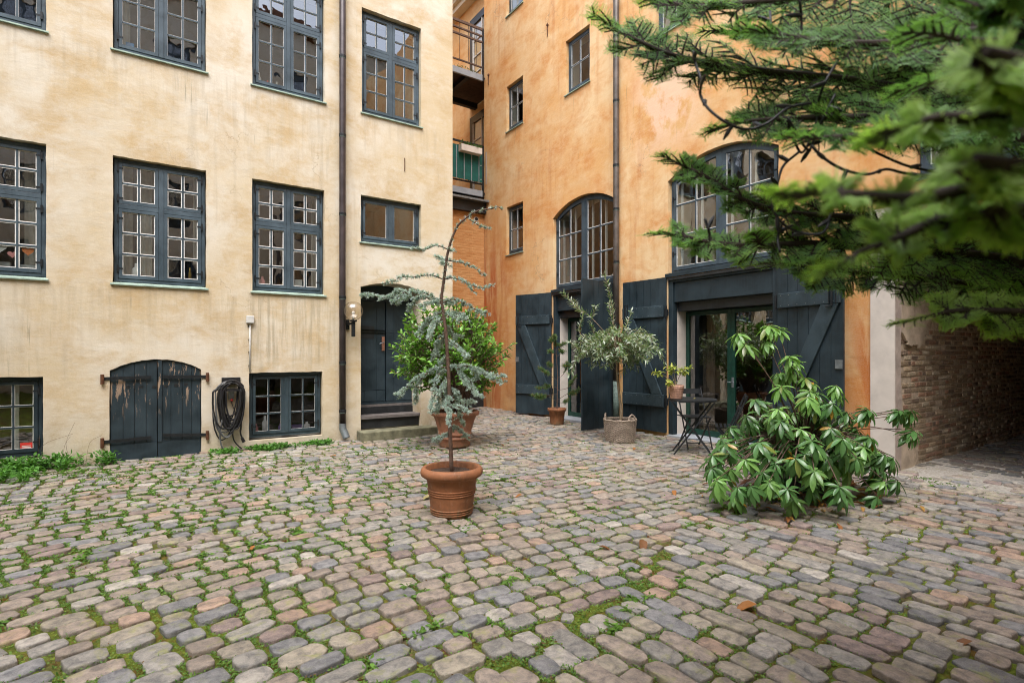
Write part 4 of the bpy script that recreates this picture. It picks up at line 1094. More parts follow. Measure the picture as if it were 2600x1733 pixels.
for _ in range(9000):
    x = R.uniform(.3, 7.3); y = 2.15 + .27 * (x - .9) + R.uniform(-.45, .35)
    ln, wd = R.choice([(.20, .14), (.16, .13), (.13, .11), (.11, .09)]); a = R.choice([0, math.pi / 2, .25, 1.2, .7])
    if on_yard(x, y) and mark(x, y, a, ln, wd, True): mark(x, y, a, ln - .012, wd - .012); extra.append((x, y, a, ln - .016, wd - .016))
stones += extra
stones.sort(key=lambda s: (0 if in_view(s[0], s[1]) else 1, (s[0] ** 2 + s[1] ** 2) / max(s[3] * s[4], .01) ** .5))
SV = []; SF = []; ST = []; off = 0
for i, (x, y, a, ln, wd) in enumerate(stones):
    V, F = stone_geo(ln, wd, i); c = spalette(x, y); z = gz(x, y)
    ca, sa = math.cos(a), math.sin(a)
    if i < 300:
        o = np_mesh('cobblestone', V, F, M['stone'], None, np.tile(c, (len(V), 1)), True)
        o.parent = ground; o.location = (x, y, z); o.rotation_euler = (0, 0, a)
    else:
        W_ = np.empty_like(V); W_[:, 0] = V[:, 0] * ca - V[:, 1] * sa + x; W_[:, 1] = V[:, 0] * sa + V[:, 1] * ca + y; W_[:, 2] = V[:, 2] + z
        SV.append(W_); SF.append(F + off); ST.append(np.tile(c, (len(V), 1))); off += len(V)
tag(np_mesh('cobblestones', np.concatenate(SV), np.concatenate(SF), M['stone'], ground, np.concatenate(ST), True), kind='stuff')
print('stones', len(stones))

# ---- creeping weeds in the joints
def joint_points(n, dens, x0=-6.5, x1=7.8, y0=1.2, y1=12.5):
    out = np.zeros((0, 2))
    while len(out) < n:
        p = np.stack([RN.uniform(x0, x1, 60000), RN.uniform(y0, y1, 60000)], 1)
        d = p[:, 0] * FWD.x + p[:, 1] * FWD.y; c = p[:, 0] * RGT.x + p[:, 1] * RGT.y
        ok = (d > 2.0) & (np.abs(c) < 1.05 * d + .3)
        ok &= ~((p[:, 1] > 9.33) & (p[:, 0] < 4.92)) & ~OCC[((p[:, 1] + 1) * 100).astype(int), ((p[:, 0] + 7) * 100).astype(int)]
        ok &= RN.random(len(p)) < dens(p[:, 0], p[:, 1], d)
        out = np.concatenate([out, p[ok]])
    return out[:n]
def patch(x, y, s=1.3, o=0): return np.array([mnoise.noise(Vector((a * s, b * s, o))) for a, b in zip(x, y)])
def dens1(x, y, d):
    w = np.clip(1.25 - (x - .6) * .24, .12, 1.3) * np.clip(3.6 / d, .15, 1) ** 1.0
    return w * np.clip(.5 + 1.5 * patch(x, y), .08, 1)
P2 = joint_points(80000, dens1); n = len(P2)
dd = P2[:, 0] * FWD.x + P2[:, 1] * FWD.y
pos = np.concatenate([P2, (-.014 + RN.uniform(0, .012, n))[:, None]], 1)
dr = RN.normal(0, 1, (n, 3)); dr[:, 2] = np.abs(dr[:, 2]) * .35 + .1
g = RN.random((n, 1)); tint = (1 - g) * np.array([[.06, .15, .025]]) + g * np.array([[.19, .32, .07]])
tint = np.where(RN.random((n, 1)) < .10, np.array([[.16, .09, .04]]), tint)
weeds = scatter('joint_weeds', leaf_tmpl(.62, 2, .2, .1, .8), pos, dr, RN.uniform(.008, .019, n) * np.clip(dd / 3.5, 1, 1.7), tint, M['weed'], roll=1.0, smooth=False)
tag(weeds, 'fine green creeping weeds growing in the joints between the cobbles', 'weeds', kind='stuff')
# moss cushions
def dens2(x, y, d): return np.clip(.35 + 1.4 * patch(x, y, .9, 7), .05, 1) * np.clip(3.5 / d, .2, 1)
P3 = joint_points(7000, dens2, y0=.6); n = len(P3)
mv, mf = [], []
for i in range(2):
    for k in range(6): mv.append((math.cos(k * math.pi / 3) * (1, .6)[i], math.sin(k * math.pi / 3) * (1, .6)[i], (0, .55)[i]))
mv.append((0, 0, .75)); TV = np.array(mv)
TF = np.array([(k, (k + 1) % 6, 6 + (k + 1) % 6) for k in range(6)] + [(k, 6 + (k + 1) % 6, 6 + k) for k in range(6)] + [(6 + k, 6 + (k + 1) % 6, 12) for k in range(6)])
sc = RN.uniform(.006, .016, (n, 1, 1)); V = TV[None] * sc * RN.uniform(.8, 1.2, (n, 13, 1)); V[:, :, 2] *= .7; V[:, :, 0] += P3[:, 0:1]; V[:, :, 1] += P3[:, 1:2]; V[:, :, 2] += -.022
F = (TF[None] + (np.arange(n) * 13)[:, None, None]).reshape(-1, 3)
g = RN.random((n, 1)); mt = (1 - g) * np.array([[.08, .115, .012]]) + g * np.array([[.21, .26, .035]])
tag(np_mesh('moss', V.reshape(-1, 3), F, M['weed'], None, np.repeat(mt, 13, 0), True), 'olive green moss cushions in the joints between the cobbles', 'moss', kind='stuff')

# bigger weeds: rosettes with fern like leaves
def weed_plants(name, centers, per, size, label, tint0, kind='stuff', upk=.5):
    pos = []; dr = []; sz = []; tn = []
    for (x, y, s) in centers:
        f = R.uniform(.75, 1.25)
        for k in range(per):
            a = R.uniform(0, 6.28); r = abs(R.gauss(0, .5)) * s
            pos.append((x + math.cos(a) * r, y + math.sin(a) * r, -.01 + R.uniform(0, 1) * s * .55 * upk)); dr.append((math.cos(a) + R.gauss(0, .4), math.sin(a) + R.gauss(0, .4), R.uniform(-.1, .9) * upk))
            sz.append(size * R.uniform(.6, 1.3)); g = R.random(); tn.append([c * f * (1 + .9 * g) for c in tint0])
    return tag(scatter(name, leaf_tmpl(.5, 3, .2, .3, .7), pos, dr, sz, np.array(tn), M['weed'], roll=.9), label, 'weeds', kind=kind)
cs = []
pp = joint_points(260, lambda x, y, d: np.clip(1.2 - (x - 1) * .25, .1, 1) * np.clip(.3 + 2 * patch(x, y, 1.0, 3), .02, 1), y0=2.0)
for x, y in pp: cs.append((x, y, R.uniform(.03, .07)))
weed_plants('weed_tufts', cs, 22, .036, 'scattered bright green weed tufts between the cobbles', (.075, .15, .025))
wc = []
for _ in range(34): wc.append((R.uniform(-1.75, -.45), 9.28 - abs(R.gauss(0, .14)), R.uniform(.09, .16)))
for _ in range(14): wc.append((R.uniform(-2.0, -1.2), R.uniform(8.3, 9.1), R.uniform(.08, .14)))
weed_plants('weed_clump', wc, 42, .06, 'leafy green weed clump at the wall foot left of the arched cellar hatch', (.065, .165, .03), upk=2.3)
wc = []
for _ in range(46):
    x = R.uniform(.72, 2.5); wc.append((x, 9.29 - abs(R.gauss(0, .14)), R.uniform(.06, .11)))
weed_plants('weed_strip', wc, 60, .045, 'low strip of green weeds along the wall foot below the right cellar window', (.065, .16, .03), upk=1.3)
# thin wild stems left of the hatch
sm = MB()
for k in range(5):
    x = -1.25 + k * .13; sm.tube(catmull([(x, 9.25, 0), (x + R.uniform(-.1, .1), 9.2, .3), (x + R.uniform(-.05, .3), 9.2, R.uniform(.35, .6))], 4), .002, 4)
tag(sm.build('wild_stems', M['bark'], None, origin=(-1, 9.25, 0)), 'thin bare wild stems rising from the weed clump by the wall', 'stems', kind='stuff')

# fallen leaves
dl = leaf_tmpl(.42, 4, .5, .35, .8)
leaf_meshes = []
for k, c in enumerate([(.34, .14, .04), (.20, .09, .04), (.45, .28, .06), (.28, .13, .07), (.42, .35, .16)]):
    o = np_mesh('dead', dl[0] * [1, 1, 1] + np.array([0, -.5, .03]), dl[1], M['dead'], None, np.tile(c, (len(dl[0]), 1)), True); leaf_meshes.append(o.data); bpy.data.objects.remove(o)
def fallen(px, py, s, k, label, rot=None):
    t = (0 - CAMH) / ((898 - py) / 1361.0); p = ray_pt(px, py, t)
    o = bpy.data.objects.new('fallen_leaf', leaf_meshes[k]); COL.objects.link(o); o.scale = (s, s, s)
    o.location = (p.x, p.y, .016); o.rotation_euler = (R.uniform(-.2, .2), R.uniform(-.25, .25), R.uniform(0, 6.28) if rot is None else rot)
    tag(o, label, 'leaf', 'fallen leaves on the cobbles')
fallen(1082, 1265, .13, 4, 'pale yellow fallen leaf just left of the terracotta pot')
fallen(1633, 1388, .16, 1, 'curled brown fallen leaf alone in the middle of the open paving', 2.4)
fallen(1893, 1543, .15, 0, 'rusty fallen leaf on the near right cobbles')
fallen(1712, 1253, .12, 0, 'orange fallen leaf left of the rhododendron')
fallen(2215, 1245, .20, 2, 'long yellow fallen leaf at the right foot of the rhododendron', .2)
fallen(2232, 1262, .17, 0, 'orange curled fallen leaf right of the rhododendron', 1.2)
fallen(2120, 1212, .20, 0, 'rusty fallen leaf under the right edge of the rhododendron', .6)
fallen(2160, 1228, .18, 1, 'brown fallen leaf under the right edge of the rhododendron', 2.0)
used = []
LMK = [(1150, 1125, 'the large terracotta urn'), (1414, 1075, 'the small pine pot'), (1574, 1120, 'the wicker basket'), (1757, 1150, 'the bistro table'), (2000, 1260, 'the rhododendron'), (1147, 1320, 'the cedar pot'), (868, 1110, 'the drainpipe outlet'), (660, 1130, 'the weed strip'), (1750, 1380, 'the long curled brown leaf'), (2500, 1640, 'the near right corner of the paving')]
for (px, py, k) in ((1105, 1062, 0), (1165, 1128, 0), (1092, 1155, 0), (1290, 1120, 1), (1330, 1104, 0), (1407, 1085, 0), (1420, 1130, 0), (1276, 1131, 1), (1610, 1140, 0), (1480, 1075, 2), (1850, 1190, 0), (1790, 1230, 1), (2060, 1290, 1), (1960, 1296, 0), (700, 1180, 1), (845, 1158, 0), (1318, 1260, 0), (2440, 1640, 1), (1540, 1395, 1), (640, 1395, 0), (1720, 1168, 2), (2010, 1236, 1), (1940, 1245, 0)):
    q_ = sorted(LMK, key=lambda l: (l[0] - px) ** 2 + ((l[1] - py) * 2) ** 2)[0]; dx, dy = px - q_[0], py - q_[1]
    side = ('right of' if dx > 0 else 'left of') if abs(dx) > 1.4 * abs(dy) else ('in front of' if dy > 0 else 'behind')
    lb = ['small rusty', 'small dark brown', 'small yellow'][k] + ' fallen leaf ' + side + ' ' + q_[2]
    if lb in used: lb = lb.replace('fallen', ['curled', 'withered', 'crumpled', 'dry'][used.count(lb) % 4]) 
    used.append(lb); fallen(px, py, R.uniform(.07, .13), k, lb)

# ================================================================== POTS
def pot(name, x, y, prof, mat, label, rings=(), soil=None, n=40, group=None):
    t = empty(name, (x, y, 0), label, 'plant pot', group)
    MB().lathe((x, y, 0), prof, n).build('body', mat, t, smooth=True)
    for z, r, th in rings:
        MB().lathe((x, y, z), [(r + .0005, -th), (r + th * .75, -th * .5), (r + th * .9, 0), (r + th * .75, th * .5), (r + .0005, th)], n, cap0=False).build('raised_band', mat, t, smooth=True)
    if soil:
        r, z = soil; m = MB(); vs = [(x, y, z + .02)]; rr = 3; k = 24
        for q in range(1, rr + 1):
            for i in range(k):
                a = 2 * math.pi * i / k; vs.append((x + math.cos(a) * r * q / rr, y + math.sin(a) * r * q / rr, z + R.uniform(-.008, .012)))
        fs = [(0, 1 + i, 1 + (i + 1) % k) for i in range(k)]
        for q in range(rr - 1):
            for i in range(k): a = 1 + q * k; fs.append((a + i, a + k + i, a + k + (i + 1) % k, a + (i + 1) % k))
        m.add(vs, fs); m.build('soil', M['soil'], t)
    return t
CX_, CY_ = 2.343, 4.486
pot('terracotta_pot', CX_, CY_, [(.175, 0.004), (.188, 0), (.192, .02), (.200, .09), (.214, .20), (.232, .33), (.238, .352), (.262, .358), (.284, .372), (.292, .396), (.288, .425), (.272, .444), (.25, .447), (.238, .435), (.234, .38), (.225, .33)],
    M['terra'], 'round terracotta pot with rolled rim holding the blue cedar in the foreground',
    [(.030, .192, .008), (.050, .194, .008), (.072, .197, .009), (.205, .2145, .008), (.226, .217, .008), (.247, .220, .009)], (.228, .385))
UX, UY = 4.095, 7.73
pot('terracotta_urn', UX, UY, [(.20, 0.002), (.235, 0), (.25, .04), (.245, .13), (.262, .142), (.262, .165), (.235, .18), (.235, .19), (.27, .21), (.272, .225), (.262, .235), (.28, .30), (.315, .42), (.345, .50), (.385, .515), (.398, .54), (.392, .57), (.375, .582), (.345, .58), (.33, .53), (.31, .50)],
    M['terra2'], 'large flared weathered terracotta urn standing behind the cedar pot', [], (.325, .53))
PX, PY_ = 7.196, 8.956
pot('small_terracotta_pot', PX, PY_, [(.12, 0.002), (.14, 0), (.142, .02), (.172, .28), (.196, .285), (.202, .33), (.195, .345), (.175, .34), (.165, .28)],
    M['terra'], 'plain small terracotta pot with a sparse pine in front of the left doorway', [], (.165, .30))
TX, TY, TZ = 6.741, 5.162, .83
a_ = ray_pt(1717, 1010, 8.0)
FX, FY = a_.x, a_.y
tp = empty('ribbed_pot', (FX, FY, TZ), 'small pale ribbed terracotta pot standing on the black bistro table', 'plant pot')
prof = [(.07, 0.001), (.083, 0)]
for k in range(7): prof += [(.084 + k * .0038, .008 + k * .024), (.090 + k * .0038, .016 + k * .024), (.086 + k * .0038, .028 + k * .024)]
prof += [(.112, .182), (.114, .205), (.105, .208), (.10, .18)]
MB().lathe((FX, FY, TZ), prof, 28, cap0=True).build('body', M['terra3'], tp, smooth=True)
MB().lathe((FX, FY, TZ + .185), [(.0, .0), (.10, .0)], 20, cap0=False).build('soil', M['soil'], tp)

# wicker basket
BX, BY = 6.715, 6.627
bk = empty('wicker_basket', (BX, BY, 0), 'grey wicker basket with two loop handles holding the olive tree', 'basket')
m = MB(); nst = 36
for k in range(19):
    z = .012 + k * .0185; rb = .235 + .035 * (k / 18) ** .8; pts = []
    for i in range(nst + 1):
        a = 2 * math.pi * i / nst; q = rb + .009 * (1 if (i + k) % 2 else -1); pts.append((BX + math.cos(a) * q, BY + math.sin(a) * q, z + R.uniform(-.0015, .0015)))
    m.tube(pts, .0082, 5, cap=False)
tag(m.build('weave', M['wicker'], bk, smooth=True), kind='stuff')
MB().lathe((BX, BY, 0), [(.222, .005), (.255, .34)], 24).build('lining', M['timber'], bk)
m = MB()
for i in range(nst):
    a = 2 * math.pi * i / nst; m.tube([(BX + math.cos(a) * .235, BY + math.sin(a) * .235, 0), (BX + math.cos(a) * .27, BY + math.sin(a) * .27, .355)], .006, 4)
tag(m.build('stakes', M['wicker'], bk), kind='stuff')
for dz, r_ in ((.358, .268), (.375, .278)):
    pts = [(BX + math.cos(2 * math.pi * i / 32) * r_, BY + math.sin(2 * math.pi * i / 32) * r_, dz + .006 * math.sin(i * 2)) for i in range(33)]
    MB().tube(pts, .014, 6, cap=False).build('rim', M['wicker'], bk, smooth=True)
for s in (-1, 1):
    c = Vector((BX, BY, 0)) + RGT * s * .19 - FWD * .19 * (1 if s > 0 else -.3)
    tgn = Vector((-(c.y - BY), c.x - BX, 0)).normalized()
    if s < 0: c = Vector((BX, BY, 0)) - RGT * .235 + FWD * .08; tgn = RGT * .3 + FWD * .95
    if s > 0: c = Vector((BX, BY, 0)) + RGT * .16 - FWD * .2; tgn = RGT * .9 + FWD * .3
    MB().tube(catmull([c - tgn * .065 + Vector((0, 0, .34)), c - tgn * .06 + Vector((0, 0, .42)), c + Vector((0, 0, .47)), c + tgn * .06 + Vector((0, 0, .42)), c + tgn * .065 + Vector((0, 0, .34))], 5), .014, 6).build('handle', M['wicker'], bk, smooth=True)
MB().lathe((BX, BY, .28), [(0, .0), (.25, .0)], 24, cap0=False).build('soil', M['soil'], bk)

# ================================================================== PLANTS
def rosettes(paths, step, per, ln, wid, rad_=0):
    """needle tufts along polylines -> pos, dir arrays"""
    pos = []; dr = []
    for pts in paths:
        for i in range(len(pts) - 1):
            a, b = Vector(pts[i]), Vector(pts[i + 1]); L_ = (b - a).length; k = max(1, int(L_ / step)); ax = (b - a).normalized()
            for j in range(k):
                p = a.lerp(b, (j + R.random()) / k)
                off = Vector((R.gauss(0, 1), R.gauss(0, 1), R.gauss(.35, .8))).normalized()
                p = p + off * .006
                for q in range(per):
                    d = (off * 1.1 + ax * .2 + Vector((R.gauss(0, .6), R.gauss(0, .6), R.gauss(0, .6)))).normalized()
                    pos.append(p); dr.append(d)
    return np.array(pos), np.array(dr)
needle_t = (np.array([(-.5, 0, 0), (.5, 0, 0), (.28, 1, 0), (-.28, 1, 0)], float), np.array([(0, 1, 2, 3)]))

# ---- blue cedar
ct = empty('blue_cedar', (CX_, CY_, .40), 'young blue cedar with sparse drooping grey-blue branches in the foreground pot', 'tree')
D0 = 5.06
tpx = [(1145, 1193), (1143, 1100), (1141, 1040), (1140, 970), (1136, 900), (1133, 854), (1128, 810), (1122, 770), (1121, 754), (1128, 704), (1134, 657), (1139, 633), (1146, 609), (1156, 585), (1166, 568), (1186, 551), (1202, 540), (1222, 533), (1247, 530), (1264, 525), (1275, 533)]
tpts = [ray_pt(x, y, D0 - .02 * k / 3) for k, (x, y) in enumerate(tpx)]
tpts = catmull([Vector((CX_, CY_, .38))] + tpts[1:], 4)
MB().tube(tpts, [.017 * (1 - i / len(tpts)) ** .8 + .003 for i in range(len(tpts))], 8).build('trunk', M['bark'], ct, smooth=True)
CB = [
 ((1192, 556), (1206, 566), (1222, 575), (1244, 581)), ((1138, 633), (1115, 624), (1103, 624), (1081, 633), (1057, 631), (1040, 633)),
 ((1134, 659), (1123, 656), (1103, 651)), ((1136, 661), (1159, 664), (1189, 672), (1214, 686), (1232, 702)), ((1132, 672), (1118, 666)), ((1132, 672), (1150, 676)), ((1139, 637), (1156, 637)),
 ((1126, 709), (1098, 699), (1081, 699), (1057, 702), (1040, 704), (1020, 703), (1002, 711), (970, 720)),
 ((1128, 709), (1146, 706), (1166, 709), (1183, 717), (1212, 729), (1236, 730), (1252, 724)), ((1186, 719), (1198, 735), (1211, 745)),
 ((1121, 772), (1104, 757), (1082, 745), (1046, 736), (1029, 740), (1006, 736), (1000, 747), (970, 756), (939, 747), (919, 749)), ((1029, 740), (1012, 752), (1005, 761), (990, 765)),
 ((1029, 742), (1040, 752), (1018, 762)), ((1100, 763), (1069, 752), (1051, 765), (1042, 778), (1043, 790)), ((1121, 772), (1100, 767), (1073, 774), (1060, 779)),
 ((1122, 770), (1145, 760), (1171, 765), (1194, 778), (1216, 790), (1241, 796)), ((1124, 765), (1136, 769), (1153, 772)), ((1127, 795), (1140, 796), (1162, 805), (1189, 812)), ((1140, 790), (1160, 797), (1183, 800)),
 ((1124, 795), (1100, 801), (1082, 818), (1069, 841), (1064, 859)), ((1128, 810), (1104, 818), (1095, 836), (1087, 863)), ((1100, 808), (1080, 826), (1064, 840)), ((1131, 830), (1140, 832), (1149, 850), (1176, 854)),
 ((1133, 860), (1158, 877), (1180, 899), (1189, 908)), ((1130, 845), (1118, 854), (1109, 881), (1113, 910)), ((1130, 850), (1122, 870), (1107, 890), (1098, 915)),
 ((1137, 932), (1109, 933), (1083, 948), (1060, 959), (1040, 976), (1020, 993), (1004, 1002)), ((1083, 948), (1060, 975), (1057, 1005), (1062, 1020)), ((1137, 934), (1116, 948), (1103, 980), (1099, 991)),
 ((1137, 955), (1120, 985), (1103, 1004), (1094, 1028), (1092, 1048)), ((1120, 985), (1112, 1010), (1112, 1040)),
 ((1138, 932), (1146, 931), (1170, 928), (1196, 931), (1220, 941), (1248, 959), (1285, 971)), ((1220, 941), (1240, 950), (1266, 952), (1287, 957)), ((1196, 931), (1210, 945), (1212, 965)),
 ((1161, 934), (1174, 961), (1192, 976), (1205, 996), (1229, 1011)), ((1165, 932), (1172, 950), (1192, 965), (1200, 985)), ((1141, 985), (1153, 991), (1164, 1004), (1170, 1028), (1168, 1054), (1177, 1078)),
 ((1138, 1000), (1138, 1013), (1135, 1033), (1142, 1056), (1138, 1082)), ((1146, 1030), (1157, 1030), (1174, 1036), (1196, 1043)), ((1150, 1015), (1174, 1019), (1195, 1017), (1209, 1023)), ((1141, 1010), (1120, 1030), (1100, 1045)),
 ((1144, 1080), (1159, 1085), (1174, 1098), (1190, 1112)), ((1144, 1100), (1127, 1106), (1110, 1114), (1096, 1117)), ((1136, 900), (1120, 925), (1112, 960)), ((1140, 970), (1130, 1000), (1128, 1030))]
cpaths = []; brm = []
for bi, b in enumerate(CB):
    dz = R.uniform(-.38, .38); m_ = len(b)
    pts = catmull([ray_pt(x, y, D0 + dz * (k / max(1, m_ - 1)) ** 1.2 * min(1, m_ / 4)) for k, (x, y) in enumerate(b)], 5)
    MB().tube(pts, [.0065 * (1 - .75 * i / len(pts)) for i in range(len(pts))], 5).build('branch', M['bark'], ct, smooth=True)
    st_ = 0 if m_ < 4 else int(len(pts) * .08)
    cpaths.append(pts[st_:])
    # short side twigs in the fuller lower branches
    if b[0][1] > 740 or bi in (10, 11):
        for k in range(3, len(pts) - 2, 4):
            for s in (-1, 1):
                d = (pts[k + 1] - pts[k]).normalized(); sd = Vector((R.gauss(0, 1), R.gauss(0, 1), -.5)).normalized()
                q = pts[k] + (d * .6 + sd * .7).normalized() * R.uniform(.03, .075); cpaths.append([pts[k], q])
pos, dr = rosettes(cpaths, .0075, 20, .02, .0015)
p2, d2 = rosettes([tpts[int(len(tpts) * .30):]], .013, 14, .02, .0015)
pos = np.concatenate([pos, p2]); dr = np.concatenate([dr, d2]); n = len(pos); g = RN.random((n, 1))
tint = (1 - g) * np.array([[.30, .40, .40]]) + g * np.array([[.66, .76, .76]])
print('cedar needles', n)
tag(scatter('needles', needle_t, pos, dr, RN.uniform(.017, .030, n), tint, M['blue_needle'], ct, roll=2, wid=.0036), kind='stuff')

# ---- laurel in the urn
lt = empty('laurel_bush', (UX, UY, .55), 'dense glossy green laurel bush growing from the urn behind the cedar', 'shrub')
stems = []; lp = []; ld = []; ls = []; lc = []
sm = MB()
cc = Vector((UX, UY, 1.49)) - RGT * .05
for k in range(330):
    for _ in range(40):
        v = Vector((R.gauss(0, 1), R.gauss(0, 1), R.gauss(0, 1))).normalized()
        if v.z > -.75: break
    rr_ = R.uniform(.62, 1.05)
    lump = 1 + .22 * mnoise.noise(v * 2.3 + Vector((3, 1, 2)))
    tip = cc + Vector((v.x * .95, v.y * .95, v.z * (.86 if v.z > 0 else .80))) * rr_ * lump
    # notches seen in the photograph: open low left, spur at the left door
    base = Vector((UX, UY, .55)) + Vector((R.gauss(0, .05), R.gauss(0, .05), 0))
    mid = base.lerp(tip, .5) + Vector((0, 0, .18)); pts = catmull([base, mid, tip], 6)
    sm.tube(pts[::2] + [pts[-1]], [.009 * (1 - .7 * i / len(pts)) for i in range(len(pts[::2]) + 1)], 4)
    outer = (rr_ - .6) / .45
    axis = (pts[-1] - pts[-3]).normalized(); axis = (axis + Vector((0, 0, .35)) + v * .3).normalized()
    for q in range(17):
        t_ = 1 - q * .024; p = pts[-1] - axis * (q * .021) if q < 9 else pts[-1].lerp(pts[len(pts) // 2], (q - 8) / 10)
        sd = Vector((R.gauss(0, 1), R.gauss(0, 1), R.gauss(.1, .7))).normalized()
        d = (axis * (1.0 if q < 4 else .55) + sd * .95).normalized()
        lp.append(p); ld.append(d); ls.append(R.uniform(.07, .112)); f = R.uniform(.75, 1.25)
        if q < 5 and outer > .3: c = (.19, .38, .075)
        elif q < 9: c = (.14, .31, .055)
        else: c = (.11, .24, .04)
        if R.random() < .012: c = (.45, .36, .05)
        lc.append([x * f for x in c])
tag(sm.build('stems', M['bark'], lt), kind='stuff')
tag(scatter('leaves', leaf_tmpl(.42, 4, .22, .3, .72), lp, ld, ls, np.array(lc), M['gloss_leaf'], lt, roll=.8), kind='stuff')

# ---- olive tree
ot = empty('olive_tree', (BX, BY, .30), 'young olive standard with grey-green open crown in the wicker basket', 'tree')
D1 = 9.25
op = [ray_pt(x, y, D1) for x, y in ((1576, 1062), (1577, 1040), (1572, 1000), (1568, 960), (1566, 935), (1568, 905))]
MB().tube(catmull([Vector((BX, BY, .28))] + op, 4), [.026 - .0004 * i for i in range(25)], 8).build('trunk', M['bark2'], ot, smooth=True)
fork = op[-1]; bm_ = MB(); ol = []; od = []; osz = []; oc = []
def olive_leaves(pts, k0=.25, dens=.019):
    for i in range(int(len(pts) * k0), len(pts) - 1):
        a, b = pts[i], pts[i + 1]; L_ = (b - a).length; kk = max(1, int(L_ / dens)); ax = (b - a).normalized()
        for j in range(kk):
            p = a.lerp(b, (j + .5) / kk); sd = ax.cross(Vector((R.gauss(0, 1), R.gauss(0, 1), R.gauss(0, 1)))).normalized()
            for s in (-1, 1):
                ol.append(p); od.append((ax * .8 + sd * s * .9).normalized()); osz.append(R.uniform(.065, .105)); g = R.random(); f = R.uniform(.8, 1.2)
                oc.append([f * x for x in ((.15, .23, .11) if g < .45 else ((.30, .36, .27) if g < .75 else (.50, .55, .50)))])
long_ = [((1568, 905), (1540, 850), (1495, 800), (1470, 785), (1440, 755), (1430, 742), .0), ((1568, 905), (1560, 840), (1556, 790), (1548, 745), (1540, 715), (1532, 693), -.2),
         ((1568, 905), (1500, 868), (1470, 840), (1480, 800), (1465, 775), (1462, 762), .3), ((1568, 905), (1520, 862), (1500, 820), (1512, 785), (1512, 776), -.3), ((1575, 880), (1590, 830), (1600, 800), (1602, 790), .3),
         ((1568, 905), (1640, 850), (1658, 870), (1680, 905), (1690, 925), .1), ((1568, 905), (1510, 880), (1470, 885), (1450, 870), (1445, 866), .2), ((1568, 905), (1500, 885), (1465, 910), (1450, 945), (1442, 950), -.1),
         ((1568, 905), (1560, 850), (1552, 800), (1545, 770), .4), ((1568, 905), (1610, 850), (1630, 835), (1650, 850), (1668, 862), -.3), ((1568, 905), (1590, 905), (1586, 935), (1575, 950), -.1)]
for b in long_:
    dz = b[-1]; q = b[:-1]; pts = catmull([ray_pt(x, y, D1 + dz * k / (len(q) - 1)) for k, (x, y) in enumerate(q)], 5)
    bm_.tube(pts, [.007 * (1 - .75 * i / len(pts)) for i in range(len(pts))], 4); olive_leaves(pts, .35)
for k in range(165):
    v = Vector((R.gauss(0, 1), R.gauss(0, 1), R.gauss(.1, .6))).normalized(); tip = fork + Vector((0, 0, .20)) + Vector((v.x * .74, v.y * .74, v.z * .42)) * R.uniform(.45, 1.1)
    mid = fork.lerp(tip, .5) + Vector((0, 0, R.uniform(.05, .22))); tip = tip - Vector((0, 0, R.uniform(0, .12)))
    pts = catmull([fork + Vector((R.gauss(0, .03), R.gauss(0, .03), R.uniform(-.02, .08))), mid, tip], 6)
    bm_.tube(pts, [.006 * (1 - .75 * i / len(pts)) for i in range(len(pts))], 4); olive_leaves(pts, .5)
tag(bm_.build('branches', M['bark2'], ot), kind='stuff')
tag(scatter('leaves', leaf_tmpl(.25, 3, .15, .1, .9), ol, od, osz, np.array(oc), M['leaf'], ot, roll=1), kind='stuff')

# ---- small pine
pt_ = empty('small_pine', (PX, PY_, .3), 'sparse young pine with tufted branch ends in the small terracotta pot', 'tree'); D2 = 11.45
tp_ = catmull([Vector((PX, PY_, .3))] + [ray_pt(x, y, D2) for x, y in ((1415, 1000), (1416, 960), (1414, 920), (1411, 880), (1406, 855))], 5)
MB().tube(tp_, [.013 * (1 - .7 * i / len(tp_)) for i in range(len(tp_))], 6).build('trunk', M['bark'], pt_, smooth=True)
pb = MB(); pth = []; pth2 = []
PBR = [((1416, 1020), (1390, 1005), (1372, 1012), (1360, 1000)), ((1416, 1000), (1392, 1003), (1368, 1010), (1352, 1003)), ((1416, 985), (1400, 980), (1385, 985), (1362, 985)), ((1415, 965), (1400, 955), (1385, 945), (1368, 934)),
       ((1415, 930), (1402, 930), (1390, 925)), ((1416, 1015), (1440, 1000), (1460, 1000), (1468, 985)), ((1416, 990), (1440, 985), (1452, 970), (1462, 955)), ((1415, 960), (1430, 950), (1440, 925), (1438, 920)),
       ((1412, 900), (1402, 895), (1393, 890)), ((1412, 890), (1424, 880), (1428, 870)), ((1412, 880), (1400, 868), (1396, 865)), ((1416, 1020), (1432, 1022), (1448, 1012)), ((1412, 905), (1424, 898), (1426, 890)), ((1411, 875), (1409, 860), (1404, 852))]
for b in PBR:
    dz = R.uniform(-.35, .35); pts = catmull([ray_pt(x, y, D2 + dz * k / (len(b) - 1)) for k, (x, y) in enumerate(b)], 4)
    pb.tube(pts, [.006 * (1 - .6 * i / len(pts)) for i in range(len(pts))], 4); pth.append(pts[int(len(pts) * .45):]);
    for k in range(3): 
        q = pts[int(len(pts) * .6)]; pth.append([q, q + Vector((R.gauss(0, .05), R.gauss(0, .05), R.uniform(0, .07)))])
tag(pb.build('branches', M['bark'], pt_), kind='stuff')
pth.append(tp_[int(len(tp_) * .80):])
pos, dr = rosettes(pth, .005, 10, .04, .002); n = len(pos); g = RN.random((n, 1)); tint = (1 - g) * np.array([[.035, .085, .035]]) + g * np.array([[.11, .18, .08]])
tint[RN.random(n) < .10] = (.25, .12, .04)
tag(scatter('needles', needle_t, pos, dr + [0, 0, .3], RN.uniform(.04, .07, n), tint * 1.7, M['needle'], pt_, roll=2, wid=.0036), kind='stuff')

